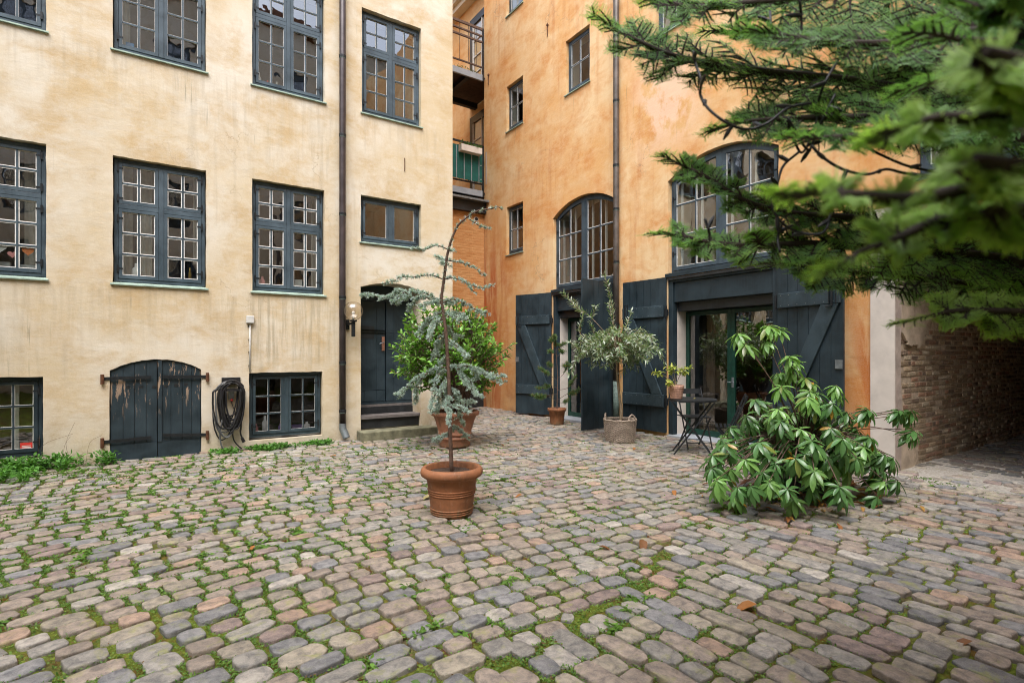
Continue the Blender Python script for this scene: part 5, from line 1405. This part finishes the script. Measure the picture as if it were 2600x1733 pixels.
# ---- yellow-green plant on the table
vt = empty('variegated_plant', (FX, FY, TZ + .19), 'small yellow-green leafy plant in the ribbed pot on the bistro table', 'plant')
vb = MB(); vp = []; vd = []
D3 = 8.0
for b in (((1715, 978), (1700, 962), (1680, 950), (1672, 945)), ((1716, 978), (1712, 950), (1710, 935), (1708, 930)), ((1717, 978), (1725, 955), (1738, 938), (1745, 932)), ((1716, 978), (1716, 960), (1722, 948), (1728, 938)), ((1715, 978), (1706, 972), (1700, 970)), ((1716, 978), (1728, 950), (1742, 945)), ((1716, 978), (1705, 950), (1702, 938))):
    dz = R.uniform(-.12, .12); pts = catmull([ray_pt(x, y, D3 + dz * k / (len(b) - 1)) for k, (x, y) in enumerate(b)], 4)
    vb.tube(pts, .004, 5)
    for e_ in (pts[-1], pts[-3]):
        for q in range(15):
            vp.append(e_ + Vector((R.gauss(0, .03), R.gauss(0, .03), R.gauss(0, .012)))); vd.append((R.gauss(0, 1), R.gauss(0, 1), R.gauss(-.05, .4)))
vb.build('stems', M['bark2'], vt)['kind'] = 'stuff'
n = len(vp); g = RN.random((n, 1)); tint = (1 - g) * np.array([[.22, .34, .05]]) + g * np.array([[.58, .56, .16]])
tag(scatter('leaves', leaf_tmpl(.4, 3, .2, .3, .8), vp, vd, RN.uniform(.05, .085, n), tint, M['leaf'], vt), kind='stuff')

# ---- rhododendron
RX, RY = 5.97, 3.09
rp_ = pot('dark_pot', RX, RY, [(.2, 0.002), (.24, 0), (.245, .02), (.30, .50), (.325, .51), (.325, .55), (.30, .55), (.285, .5)], M['blackpaint'], 'dark pot filled with clay pebbles hidden inside the rhododendron', [], (.29, .48))
lm = MB()
for k in range(150):
    a = R.uniform(0, 6.28); r = .27 * math.sqrt(R.random()); s = R.uniform(.016, .026); c = (RX + math.cos(a) * r, RY + math.sin(a) * r, .50 + R.uniform(0, .02) + (.27 - r) * .06)
    lm.lathe((c[0], c[1], c[2] - s), [(.3 * s, .1 * s), (.95 * s, .6 * s), (s, 1.1 * s), (.5 * s, 1.8 * s)], 6, True, True)
tag(lm.build('clay_pebbles', M['leca'], rp_, smooth=True), kind='stuff')
rt = empty('rhododendron', (RX, RY, .5), 'large rhododendron with whorls of long drooping glossy leaves', 'shrub')
rz = lambda x, y: (1700 + x / 2.6133, 700 + y / 2.6133)
WH = [(655, 325, 6.0), (500, 450, 5.9), (455, 378, 6.1), (720, 345, 6.15), (640, 430, 6.0), (795, 530, 5.7), (805, 590, 5.8), (735, 640, 5.9), (740, 730, 5.5), (900, 670, 5.9), (930, 765, 5.4), (980, 770, 5.7), (1110, 725, 5.6), (920, 800, 5.3),
      (565, 815, 5.7), (510, 920, 5.4), (720, 880, 5.3), (740, 960, 5.2), (660, 910, 5.6), (1085, 845, 5.3), (1030, 860, 5.6), (1180, 900, 5.7), (1320, 880, 5.7), (1530, 885, 5.8), (1610, 890, 5.9), (1625, 1020, 5.8), (400, 1000, 5.5), (340, 1080, 5.4), (370, 1110, 5.2), (590, 1100, 5.1),
      (440, 1060, 5.7), (1075, 1005, 5.2), (1150, 1075, 5.0), (1330, 1065, 5.4), (1250, 1010, 5.8), (945, 1090, 4.95), (835, 1205, 4.85), (500, 1215, 5.0), (285, 1185, 5.2), (1170, 1170, 5.1), (1290, 1130, 5.3), (1430, 1180, 5.4), (960, 1290, 4.8),
      (310, 1350, 4.95), (450, 1400, 4.85), (660, 1365, 4.8), (780, 1410, 4.75), (1130, 1395, 4.75), (1240, 1200, 5.2), (870, 1010, 5.3), (650, 1190, 5.1), (620, 1300, 4.9), (540, 1390, 4.8), (1370, 1140, 5.6), (700, 1240, 5.0), (1020, 940, 5.8), (570, 1000, 5.9),
      (820, 900, 5.9), (1180, 1000, 6.1), (480, 1130, 5.6), (900, 1180, 5.2), (1060, 1200, 5.2), (400, 1270, 5.2), (1090, 1120, 5.4), (760, 1100, 5.7), (600, 960, 6.0), (940, 1380, 4.95), (280, 1270, 5.1), (1330, 1180, 5.6)]
rb = MB(); rl = []; rd = []; rs = []; rc = []; ru = []
cen = Vector((RX, RY, .55))
wh = [(ray_pt(*rz(x, y), d), 1) for x, y, d in WH] + [(ray_pt(*rz(x + R.uniform(-45, 45), y + R.uniform(0, 70)), d + R.uniform(.12, .35)), .92) for x, y, d in WH[5:]]
for k in range(20):
    a = R.uniform(0, 6.28); p = Vector((RX, RY, 0)) + (FWD * abs(math.sin(a)) * R.uniform(.2, .7) + RGT * math.cos(a) * R.uniform(.2, .85)); p.z = R.uniform(.2, 1.15 - .5 * (p - Vector((RX, RY, p.z))).length); wh.append((p, .9))
for k in range(26):      # low skirt towards the yard
    a = R.uniform(-2.9, -.3); rr_ = R.uniform(.45, .95); p = Vector((RX, RY, 0)) + RGT * math.cos(a) * rr_ * 1.0 + FWD * math.sin(a) * rr_ * .95; p.z = R.uniform(.12, .75) * (1.25 - rr_ * .55); wh.append((p, .95))
for p, sc_ in wh:
    h = (p - cen); mid = cen.lerp(p, .5) + Vector((0, 0, .06 if p.z > .6 else .12))
    pts = catmull([cen + Vector((h.x * .05, h.y * .05, -.05)), mid, p], 6); rb.tube(pts, [.0075 * (1 - .55 * i / len(pts)) for i in range(len(pts))], 5)
    ax = (pts[-1] - pts[-3]).normalized(); ax = (ax * .5 + Vector((0, 0, .9))).normalized()
    a1 = ax.orthogonal().normalized(); a2 = ax.cross(a1); n_ = R.randint(12, 17); ph = R.uniform(0, 6.28); dr_ = R.uniform(-.75, -.15); f0 = R.uniform(.8, 1.2)
    young = p.z > 1.1 or R.random() < .25
    for q in range(n_):
        an = ph + q * 2.4; low = q / n_
        d = (a1 * math.cos(an) + a2 * math.sin(an)) * 1.0 + ax * (.35 - 1.15 * low + dr_ * .9 + R.gauss(0, .1))
        rl.append(p - ax * (.03 * low + .004)); rd.append(d.normalized()); rs.append(R.uniform(.12, .195) * sc_ * (1 if q > 3 else .8)); ru.append(ax)
        f = f0 * R.uniform(.8, 1.25); c = (.085, .195, .06) if not young else (.17, .33, .09)
        if R.random() < .006: c = (.40, .24, .04)
        elif R.random() < .03: c = (.17, .21, .05)
        rc.append([x * f for x in c])
tag(rb.build('stems', M['bark'], rt, smooth=True), kind='stuff')
tag(scatter('leaves', leaf_tmpl(.30, 6, .3, .30, 1.2), rl, rd, rs, np.array(rc), M['gloss_leaf'], rt, up=ru, roll=.35), kind='stuff')

lit = []; litd = []
for k in range(150):
    a = R.uniform(0, 6.28); r = .15 + abs(R.gauss(0, .5)); lit.append((RX - .1 + math.cos(a) * r, RY - .15 + math.sin(a) * r * .8, .012 + R.uniform(0, .02))); litd.append((R.gauss(0, 1), R.gauss(0, 1), R.gauss(0, .12)))
cc_ = [(.30, .12, .04), (.22, .09, .04), (.40, .22, .06), (.16, .08, .05)]
tag(scatter('leaf_litter', leaf_tmpl(.34, 3, .4, .25, .8), lit, litd, RN.uniform(.07, .16, 150), np.array([R.choice(cc_) for _ in lit]), M['dead'], None, roll=.6), 'brown leaf litter strewn around the foot of the rhododendron', 'leaf litter', kind='stuff')

# ---- fir tree leaning in from the right, close to the viewer
fx = RGT * 2.9 + FWD * 1.75
ft = empty('fir_tree', (fx.x, fx.y, 0), 'fir tree whose dark needled branches hang into view from the right', 'tree')
MB().tube([(fx.x, fx.y, -.05), (fx.x + .02, fx.y, 2.5), (fx.x, fx.y + .02, 6.0)], [.16, .12, .05], 12).build('trunk', M['barkdark'], ft, smooth=True)
fp = []; fd_ = []; fs_ = []; fc = []; fu = []; tw = MB()
def needles_on(a, b, step, ln, col, nrm, tipf):
    d = b - a; L_ = d.length
    if L_ < 1e-4: return
    d = d / L_; k = max(2, int(L_ / step)); sd = d.cross(nrm).normalized()
    for j in range(k):
        p = a + d * (L_ * (j + R.random() * .6) / k)
        for s in (-1, 1):
            dd_ = d * R.uniform(.45, .85) + sd * s + nrm * R.uniform(-.15, .45); fp.append(p); fd_.append(dd_); fs_.append(ln * R.uniform(.75, 1.15)); f = R.uniform(.8, 1.2); fc.append([c * f for c in col]); fu.append(nrm)
def spray(base, d, L_, nrm, depth, col, tip):
    """a flat fir spray: axis with opposite twigs"""
    d = d.normalized(); k = 5; pts = [base]; q = base; dd_ = d.copy()
    for i in range(k):
        dd_ = (dd_ + Vector((R.gauss(0, .06), R.gauss(0, .06), -.035 + R.gauss(0, .04)))).normalized(); q = q + dd_ * L_ / k; pts.append(q)
    tw.tube(pts, [.0012 + .0022 * (1 - i / k) * (1 if depth == 0 else 1.6) for i in range(k + 1)], 4, cap=False)
    c2 = [a * (1 - tip) + b * tip for a, b in zip(col, (.36, .56, .13))]
    for i in range(k): needles_on(pts[i], pts[i + 1], .0046 * NSTEP, .024, c2 if i >= k - 2 else col, nrm, tip)
    if depth > 0:
        sd = d.cross(nrm).normalized(); t_ = .14
        while t_ < .95:
            for s in (-1, 1):
                if R.random() < .22: continue
                i = min(k - 1, int(t_ * k)); b_ = pts[i].lerp(pts[i + 1], t_ * k - i); l2 = L_ * (.55 * (1 - t_) ** .7 + .16) * R.uniform(.75, 1.15)
                spray(b_, d * .8 + sd * s * .85 + Vector((0, 0, R.gauss(-.02, .10))), l2, (nrm + Vector((R.gauss(0, .15), R.gauss(0, .15), 0))).normalized(), depth - 1, col, tip)
            t_ += R.uniform(.026, .04) / max(L_, .2)
NSTEP = 1.0
# branches: list of (px,py,depth) from the outside in, then number of side sprays, colour and spray length
G1 = (.22, .42, .15); G2 = (.17, .34, .12); G3 = (.35, .50, .15)
FB = [
 ([(2760, 250, 1.55), (2350, 232, 1.5), (2150, 205, 1.5), (1960, 186, 1.5), (1870, 172, 1.5), (1790, 160, 1.5), (1700, 140, 1.5), (1620, 105, 1.5), (1580, 82, 1.5)], G1, .30, .4),
 ([(2800, -60, 1.5), (2400, -60, 1.45), (2100, -10, 1.4), (1900, 10, 1.4), (1760, 20, 1.4), (1690, 5, 1.4)], G1, .28, .3),
 ([(2800, 60, 1.25), (2500, 80, 1.2), (2300, 110, 1.2), (2120, 110, 1.2), (1980, 90, 1.25)], G2, .30, .2),
 ([(2760, 300, 1.35), (2450, 300, 1.35), (2250, 300, 1.35), (2080, 300, 1.4), (1960, 305, 1.4), (1890, 310, 1.4)], G2, .26, .25),
 ([(2800, 380, 1.1), (2560, 330, 1.1), (2380, 320, 1.1), (2200, 345, 1.1), (2090, 350, 1.1)], G2, .15, .2),
 ([(2800, 640, 1.7), (2450, 620, 1.6), (2200, 560, 1.55), (2020, 545, 1.5), (1900, 515, 1.5), (1800, 455, 1.5), (1755, 430, 1.5)], G1, .19, .35),
 ([(2800, 690, 1.6), (2500, 650, 1.55), (2300, 640, 1.5), (2100, 620, 1.5), (1900, 625, 1.45), (1800, 615, 1.45), (1735, 600, 1.45)], G1, .19, .45),
 ([(2800, 800, 1.75), (2600, 730, 1.7), (2450, 720, 1.7), (2300, 700, 1.7), (2150, 690, 1.7), (2000, 670, 1.7)], G2, .22, .25),
 ([(2780, 840, 1.35), (2640, 800, 1.3), (2520, 790, 1.3), (2430, 790, 1.3), (2370, 800, 1.3)], G3, .16, .6),
 ([(2780, 560, .62), (2560, 580, .60), (2400, 560, .58), (2290, 600, .58), (2190, 640, .58)], G3, .075, .8),
 ([(2780, 470, .55), (2500, 480, .55), (2300, 505, .55), (2180, 495, .55), (2090, 490, .55)], G3, .06, .75),
 ([(2800, 250, .5), (2600, 290, .5), (2480, 300, .5), (2380, 300, .5), (2310, 320, .52)], G3, .05, .7),
 ([(2780, -30, .7), (2560, 40, .7), (2420, 0, .7), (2330, -40, .7)], G2, .09, .5),
 ([(2800, 150, 1.9), (2550, 150, 1.9), (2350, 180, 1.9), (2200, 240, 1.9), (2050, 250, 1.9)], G2, .24, .1),
 ([(2800, 210, .95), (2620, 190, .95), (2500, 180, .95), (2400, 200, .95)], G2, .13, .1),
 ([(2800, -140, 1.6), (2400, -140, 1.6), (2100, -90, 1.6), (1950, -60, 1.6), (1800, -40, 1.6)], G1, .28, .3),
 ([(2800, 0, 1.8), (2500, 40, 1.8), (2250, 60, 1.8), (2050, 90, 1.8), (1850, 80, 1.8)], G2, .22, .2),
 ([(2800, 60, .85), (2640, 90, .85), (2520, 110, .85), (2440, 100, .85)], G2, .13, .1),
]
UPZ = Vector((0, 0, 1))
for bi, (pp_, col, sl_, tip) in enumerate(FB):
    near = pp_[-1][2] < .8
    NSTEP = 1.5 if near else (1.15 if pp_[-1][2] < 1.45 else 1.3)
    pts = [ray_pt(*p) for p in pp_]
    zt = pts[0].z; root = Vector((fx.x, fx.y, zt + .12)); pts = catmull([root] + pts, 6)
    bmx = MB(); n_ = len(pts); bmx.tube(pts, [(.016 if not near else .009) * (1 - .8 * i / n_) + .002 for i in range(n_)], 6); bmx.build('branch', M['barkdark'], ft, smooth=True)
    Ltot = sum((pts[i + 1] - pts[i]).length for i in range(n_ - 1)); acc = 0; nxt = .35 if not near else .2; stp = .042 if not near else .055
    for i in range(n_ - 1):
        a, b = pts[i], pts[i + 1]; l_ = (b - a).length; d = (b - a).normalized()
        nrm = (UPZ * .55 + Vector((R.gauss(0, .3), R.gauss(0, .3), 0)) - FWD * .75).normalized(); sd = d.cross(nrm).normalized()
        while nxt < acc + l_:
            p = a.lerp(b, (nxt - acc) / l_); f = 1 - nxt / Ltot
            for s in (-1, 1):
                L2 = sl_ * (.30 + .9 * min(1, f * 1.6)) * R.uniform(.7, 1.1)
                spray(p, d * .75 + sd * s * .8 + Vector((0, 0, R.gauss(-.03, .15))), L2, nrm, 1, col, tip * R.uniform(.3, 1.2))
            nxt += stp * R.uniform(.8, 1.25)
        if acc > Ltot * .3: needles_on(a, b, .0035, .022, col, nrm, tip)
        acc += l_
    spray(pts[-1], pts[-1] - pts[-3], .10 if not near else .05, UPZ, 1, col, tip)
print('fir needles', len(fp))
tag(tw.build('twigs', M['barkdark'], ft), kind='stuff')
fp = np.array(fp); fwid = .0019
tag(scatter('needles', needle_t, fp, np.array(fd_), np.array(fs_), np.array(fc), M['needle'], ft, up=np.array(fu), roll=.5, wid=fwid, smooth=False), kind='stuff')
# light string hung in the branches
lsr = empty('light_string', (ray_pt(2100, 300, 1.3)), 'black cord of unlit fairy lights looped through the fir branches', 'fairy lights')
LS = [[(1760, 130), (1765, 160), (1780, 205), (1778, 240), (1800, 278), (1850, 315), (1900, 328), (1950, 312), (2000, 275), (2060, 262)],
      [(2135, 90), (2140, 130), (2100, 200), (2080, 250), (2075, 300), (2055, 360), (2030, 385), (2000, 300), (2050, 380), (2075, 330), (2120, 240)],
      [(1955, 30), (1960, 70), (1990, 110), (2040, 140)], [(2060, 370), (2090, 400), (2140, 430), (2200, 443), (2250, 430), (2300, 440), (2400, 452), (2470, 480)],
      [(2165, 355), (2220, 385), (2300, 420), (2380, 440), (2450, 475), (2560, 500)], [(2030, 385), (1990, 420), (1975, 460), (1960, 520), (1985, 565), (2030, 590), (2090, 590), (2110, 540)],
      [(1790, 555), (1800, 590), (1802, 612)], [(1990, 560), (1975, 600), (1980, 640)], [(2030, 0), (2035, 60), (2030, 140)], [(2480, 60), (2500, 140), (2530, 240), (2600, 330)]]
for b in LS:
    dz = R.uniform(1.15, 1.4); pts = catmull([ray_pt(x, y, dz + R.uniform(-.02, .02)) for x, y in b], 6)
    MB().tube(pts, .0034, 5).build('cord', M['rubber'], lsr, smooth=True)
    for k in range(4, len(pts) - 1, 9):
        d = Vector((R.gauss(0, 1), R.gauss(0, 1), R.gauss(0, 1))).normalized()
        MB().tube([pts[k], pts[k] + d * .02, pts[k] + d * .034], [.005, .0055, .002], 6).build('lamp_socket', M['rubber'], lsr)

# ================================================================== TABLE AND CHAIRS
bt = empty('bistro_table', (TX, TY, 0), 'round black folding metal bistro table on crossed legs', 'table')
MB().lathe((TX, TY, TZ - .03), [(0.33, -.0), (.352, 0), (.355, .012), (.354, .028), (.348, .03)], 40, True, True).build('table_top', M['blackpaint'], bt, smooth=False)
ux = (RGT * .97 - FWD * .25).normalized(); uy = Vector((-ux.y, ux.x, 0)); tc_ = Vector((TX, TY, 0))
def Q(a, b, z): return tuple(tc_ + ux * a + uy * b + Vector((0, 0, z)))
for b_ in (-.21, .21):
    s = 1 if b_ > 0 else -1
    MB().bar(Q(-.30, b_, .79), Q(.27, b_, 0.01), .012, .022).build('leg', M['blackpaint'], bt)
    MB().bar(Q(.30, b_ * .82, .79), Q(-.27, b_ * .82, 0.01), .012, .022).build('leg', M['blackpaint'], bt)
MB().bar(Q(.20, -.21, .10), Q(.20, .21, .10), .010, .010).build('stretcher', M['blackpaint'], bt)
MB().bar(Q(-.20, -.17, .10), Q(-.20, .17, .10), .010, .010).build('stretcher', M['blackpaint'], bt)
MB().bar(Q(0, -.21, .40), Q(0, .21, .40), .008, .008).build('stretcher', M['blackpaint'], bt)
tl = bpy.data.objects.new('fallen_leaf', leaf_meshes[4]); COL.objects.link(tl); tl.scale = (.09,) * 3; tl.location = Q(.02, -.02, TZ + .002); tl.rotation_euler = (0, 0, .9)
tag(tl, 'curled pale dead leaf lying on the bistro table', 'leaf')
def chair(x, y, rz, label):
    t = empty('bistro_chair', (x, y, 0), label, 'chair', 'black bistro chairs by the glazed doors')
    c, s = math.cos(rz), math.sin(rz)
    def q(a, b, z): return (x + a * c - b * s, y + a * s + b * c, z)
    sh_ = .50
    for b_ in (-.20, .20):
        MB().bar(q(.22, b_, 0.0), q(-.19, b_, .94), .012, .024).build('leg', M['blackpaint'], t)
        MB().bar(q(-.20, b_ * .88, 0.0), q(.20, b_ * .88, sh_ - .01), .012, .024).build('leg', M['blackpaint'], t)
    for k in range(8): MB().bar(q(-.19 + k * .055, -.20, sh_), q(-.19 + k * .055, .20, sh_), .034, .012).build('seat_slat', M['blackpaint'], t)
    for zz, h in ((.89, .085), (.73, .05)): 
        a0 = .22 - .41 * zz / .94
        MB().bar(q(a0 - .01, -.21, zz), q(a0 - .01, .21, zz), .012, h).build('back_slat', M['blackpaint'], t)
    for a0, zz in ((.18, .10), (-.16, .10)): MB().bar(q(a0, -.19, zz), q(a0, .19, zz), .010, .010).build('stretcher', M['blackpaint'], t)
    return t
_ang = math.atan2(-ux.y, -ux.x)
c1 = ray_pt(1762, 1080, 8.62); chair(c1.x, c1.y, math.atan2(-FWD.y, -FWD.x) + .12, 'black slatted bistro chair standing behind the round table')
c2 = ray_pt(1858, 1080, 7.45); chair(c2.x, c2.y, math.atan2(-RGT.y, -RGT.x) - .35, 'black slatted bistro chair half hidden by the rhododendron')

# ================================================================== WALL FIXTURES
# globe lamp
gx0 = ray_pt(892, 790, 0)  # only to keep the numbers together
LX, LY, LZ = 2.885, YW - .20, 2.235
gl_ = empty('globe_wall_lamp', (LX, YW, LZ - .2), 'clear glass globe wall lamp on a black bracket beside the entrance door', 'lamp')
def sphere(mb, c, r, n=24, m=14, z0=-1, z1=1):
    prof = []
    for i in range(m + 1):
        a = math.asin(z0) + (math.asin(z1) - math.asin(z0)) * i / m; prof.append((max(r * math.cos(a), .0005), r * math.sin(a)))
    mb.lathe(c, prof, n, False, False)
m = MB(); sphere(m, (LX, LY, LZ), .165, 32, 18, -.96, .9999); m.build('globe', M['globe'], gl_, smooth=True)
m = MB(); sphere(m, (LX, LY, LZ - .03), .028, 16, 10); m.tube([(LX, LY, LZ - .15), (LX, LY, LZ - .05)], .02, 8); m.build('bulb', M['white'], gl_, smooth=True)
MB().lathe((LX, LY, LZ - .185), [(.03, 0), (.06, .0), (.062, .03), (.05, .032)], 16, True, True).build('collar', M['iron'], gl_)
MB().box((LX - .028, LY - .028, LZ - .44), (LX + .028, LY + .028, LZ - .187)).build('stem', M['iron'], gl_, bevel=.005)
MB().box((LX - .075, YW - .03, LZ - .31), (LX - .015, YW - .003, LZ - .14)).build('bracket', M['iron'], gl_)
MB().box((LX - .06, LY, LZ - .235), (LX - .03, YW - .031, LZ - .20)).build('arm', M['iron'], gl_)
# junction box and conduit
jb = empty('junction_box', (1.30, YW, 2.05), 'pale grey junction box with a thin conduit running down to the cellar window', 'electric box')
MB().box((1.245, YW - .06, 1.985), (1.355, YW - .003, 2.10)).build('box', M['plastic'], jb, bevel=.006)
MB().tube([(1.302, YW - .018, 1.985), (1.300, YW - .018, 1.21)], .011, 6).build('conduit', M['plastic'], jb, smooth=True)
for z in (1.93, 1.72, 1.52, 1.31): MB().box((1.275, YW - .02, z), (1.30, YW - .004, z + .012)).build('clip', M['iron'], jb)
# hose on its holder, socket
hs_ = empty('hose_holder', (1.03, YW, 1.10), 'black plate holder on the wall carrying the coiled hose', 'hose holder')
HX = 1.035
MB().box((HX - .13, YW - .03, 1.03), (HX + .13, YW - .003, 1.135)).build('plate', M['rubber'], hs_, bevel=.004)
MB().tube([(HX + .11 * math.cos(a), YW - .09, .96 + .11 * math.sin(a)) for a in [math.pi * k / 12 for k in range(13)]], .02, 6).build('cradle', M['rubber'], hs_)
MB().box((HX - .11, YW - .16, .93), (HX + .11, YW - .02, .96)).build('cradle_shelf', M['rubber'], hs_)
hose = empty('coiled_hose', (HX, YW - .1, .6), 'thick coil of black hose and cable hanging on its wall holder', 'hose')
def loop(cx, top, bot, w, dy, r, mat, skew=0):
    pts = []; zc = top - .14
    for k in range(29):
        a = 2 * math.pi * k / 28; s, c = math.sin(a), math.cos(a)
        x = cx + w * s * (1 if c < 0 else .95) + skew * (1 - c) * .5 * (1 if c < .2 else 0); z = (zc + .14 * c) if c > 0 else zc + (zc - bot) * c
        pts.append((x + R.uniform(-.006, .006), YW - .06 - dy + R.uniform(-.01, .01), z))
    MB().tube(pts, r, 6, cap=False).build('hose_loop', mat, hose, smooth=True)
for k in range(15):
    loop(HX + R.uniform(-.01, .03), 1.10 - R.uniform(0, .05), R.uniform(.30, .56), R.uniform(.12, .18), R.uniform(.0, .11), .0115, M['rubber'], R.uniform(-.05, .03))
for k in range(6): loop(HX - .02 + R.uniform(-.01, .01), 1.09 - R.uniform(0, .03), R.uniform(.18, .4), R.uniform(.15, .2), R.uniform(.0, .10), .010, M['greyrubber' if k % 2 else 'rubber'], -R.uniform(.04, .12))
MB().tube(catmull([(HX + .13, YW - .12, .7), (HX + .13, YW - .1, .4), (HX + .12, YW - .1, .28), (HX + .15, YW - .1, .18)], 5), .012, 6).build('hose_end', M['rubber'], hose, smooth=True)
MB().tube([(HX + .14, YW - .1, .20), (HX + .17, YW - .1, .13)], [.02, .026], 8).build('coupling', M['rubber'], hose)
MB().tube(catmull([(HX - .13, YW - .12, .5), (HX - .16, YW - .1, .25), (HX - .12, YW - .1, .06), (HX, YW - .1, .015), (HX + .12, YW - .1, .03)], 6), .012, 6).build('hose_end', M['greyrubber'], hose, smooth=True)
MB().tube(catmull([(HX, YW - .12, .45), (HX + .02, YW - .12, .2), (HX + .09, YW - .1, .08), (HX + .14, YW - .1, .03)], 6), .010, 6).build('hose_end', M['rubber'], hose, smooth=True)
so = empty('wall_socket', (HX, YW, .86), 'metal wall socket with a red plug inside the hose coil', 'socket')
MB().box((HX - .038, YW - .03, .80), (HX + .038, YW - .003, .915)).build('box', M['zinc'], so, bevel=.004)
MB().tube([(HX + .005, YW - .03, .80), (HX + .005, YW - .045, .77)], .016, 8).build('plug', M['redpl'], so)
MB().tube(catmull([(HX + .005, YW - .045, .77), (HX + .01, YW - .05, .72), (HX + .05, YW - .05, .6), (HX + .05, YW - .07, .45)], 5), .006, 5).build('cable', M['rubber'], so, smooth=True)

# ================================================================== SMALL THINGS BEHIND THE PANES
def heart(u, z, s, mat, label):
    pts = []
    for k in range(20):
        a = 2 * math.pi * k / 20; pts.append((u + s * .055 * (16 * math.sin(a) ** 3) / 16, z + s * .055 * (13 * math.cos(a) - 5 * math.cos(2 * a) - 2 * math.cos(3 * a) - math.cos(4 * a)) / 16))
    pts.reverse(); o = MB(PY).poly(pts, -.114, -.111).build('paper_heart', mat, None, origin=(u, YW + .112, z)); tag(o, label, 'paper heart')
heart(-1.345, 2.86, 1.15, M['orange_paper'], 'orange paper heart stuck inside the leftmost middle window')
heart(-1.62, 2.88, 1.35, M['white_paper'], 'white paper heart stuck inside the leftmost middle window')
heart(-1.50, 2.80, .9, M['pink_paper'], 'pink paper heart stuck inside the leftmost middle window')
def sill_box(u0, u1, z0, z1, mat, name, label, cat, w=-.22, d=.08):
    o = MB(PY).box((u0, z0, w - d), (u1, z1, w)).build(name, mat, None, origin=((u0 + u1) / 2, YW - w, z0)); return tag(o, label, cat)
def bottle(u, z, r, h, mat, name, label, cat, P=PY, w=-.24):
    x, y, _ = P(u, z, w); o = MB().lathe((x, y, z), [(r * .9, 0), (r, .01), (r, h * .6), (r * .45, h * .75), (r * .4, h)], 12, True, True).build(name, mat, None, origin=(x, y, z), smooth=True); return tag(o, label, cat)
sill_box(-1.46, -1.28, 2.62, 2.69, M['white_paper'], 'planter', 'white sill planter under the orange paper heart', 'planter')
sill_box(-1.80, -1.54, 2.62, 2.71, M['white_paper'], 'planter', 'long white sill planter under the white paper heart', 'planter')
bottle(.50, 2.62, .022, .20, M['gold'], 'candlestick', 'golden cylinder on the sill of the second middle window', 'candle')
bottle(.42, 2.62, .016, .20, M['white'], 'candle', 'thin white candle beside the golden cylinder', 'candle')
bottle(-.17, 2.62, .06, .20, M['white_paper'], 'spotted_pot', 'white pot on the sill left of the mullion of the second middle window', 'pot')
sill_box(-.38, -.02, 2.58, 2.62, M['redpl'], 'tray', 'low red tray on the sill of the second middle window', 'tray')
bottle(.20, 2.62, .07, .06, M['terra'], 'bowl', 'low brown bowl on the sill right of the mullion', 'bowl')
sill_box(2.02, 2.14, 2.60, 2.76, M['white_paper'], 'carton', 'white carton in the lower right pane of the third middle window', 'carton')
bottle(1.52, 2.60, .045, .17, M['pink_paper'], 'figurine', 'pinkish figurine in the lower left pane of the third middle window', 'figurine')
bottle(1.84, 2.60, .03, .12, M['gold'], 'jar', 'small amber jar beside the mullion of the third middle window', 'jar')
bottle(1.56, .22, .045, .26, M['white_paper'], 'spray_bottle', 'white spray bottle behind the dusty cellar window', 'bottle')
bottle(1.43, .22, .03, .14, M['pink_paper'], 'jar', 'small pink jar behind the dusty cellar window', 'jar')
sill_box(1.98, 2.14, .22, .30, M['purple'], 'carton', 'purple carton behind the right half of the dusty cellar window', 'carton')
bottle(2.22, .22, .05, .12, M['white'], 'cup', 'white cup behind the right half of the dusty cellar window', 'cup')
bottle(1.80, .22, .04, .12, M['purple'], 'jar', 'purple jar near the mullion of the dusty cellar window', 'jar')
bottle(1.47, 5.86, .035, .24, M['white_paper'], 'bottle', 'white bottle on the sill of the upper window beside the drainpipe', 'bottle')
bottle(1.60, 5.86, .03, .14, M['redpl'], 'jar', 'red jar beside the white bottle in the upper window', 'jar')
bottle(1.74, 5.86, .03, .16, M['cloth'], 'jar', 'beige jar near the mullion in the upper window', 'jar')
sill_box(-.30, -.20, 5.88, 6.02, M['bluepl'], 'toy', 'blue toy box in the lower left pane of the second upper window', 'toy')
bottle(-.22, 5.87, .03, .08, M['redpl'], 'toy', 'red toy beside the blue box in the second upper window', 'toy')
# red sticker in the cellar window
sk = MB(PY); sk.box((-1.42, .20, -.100), (-1.30, .33, -.097)); tag(sk.build('sticker', M['redpl'], None, origin=(-1.36, YW + .1, .26)), 'red and white sticker in the corner of the leftmost cellar window', 'sticker')
wl = MB(PY)
for zz in (.285, .265, .245): wl.box((-1.405, zz, -.0965), (-1.315, zz + .008, -.0955))
wl.build('print_line', M['white'], bpy.data.objects['sticker'])['kind'] = 'stuff'
# bread loaves in the arched window
for k, (y, s) in enumerate(((8.22, .16), (8.05, .13))):
    m = MB(); sphere(m, (OX + .4, y, 3.12), s, 14, 8); tag(m.build('lampshade', M['cloth'], None, origin=(OX + .4, y, 3.1), smooth=True), ['round pale paper shade behind the right pane of the left arched window', 'smaller round paper shade beside the larger one in the left arched window'][k], 'lampshade')
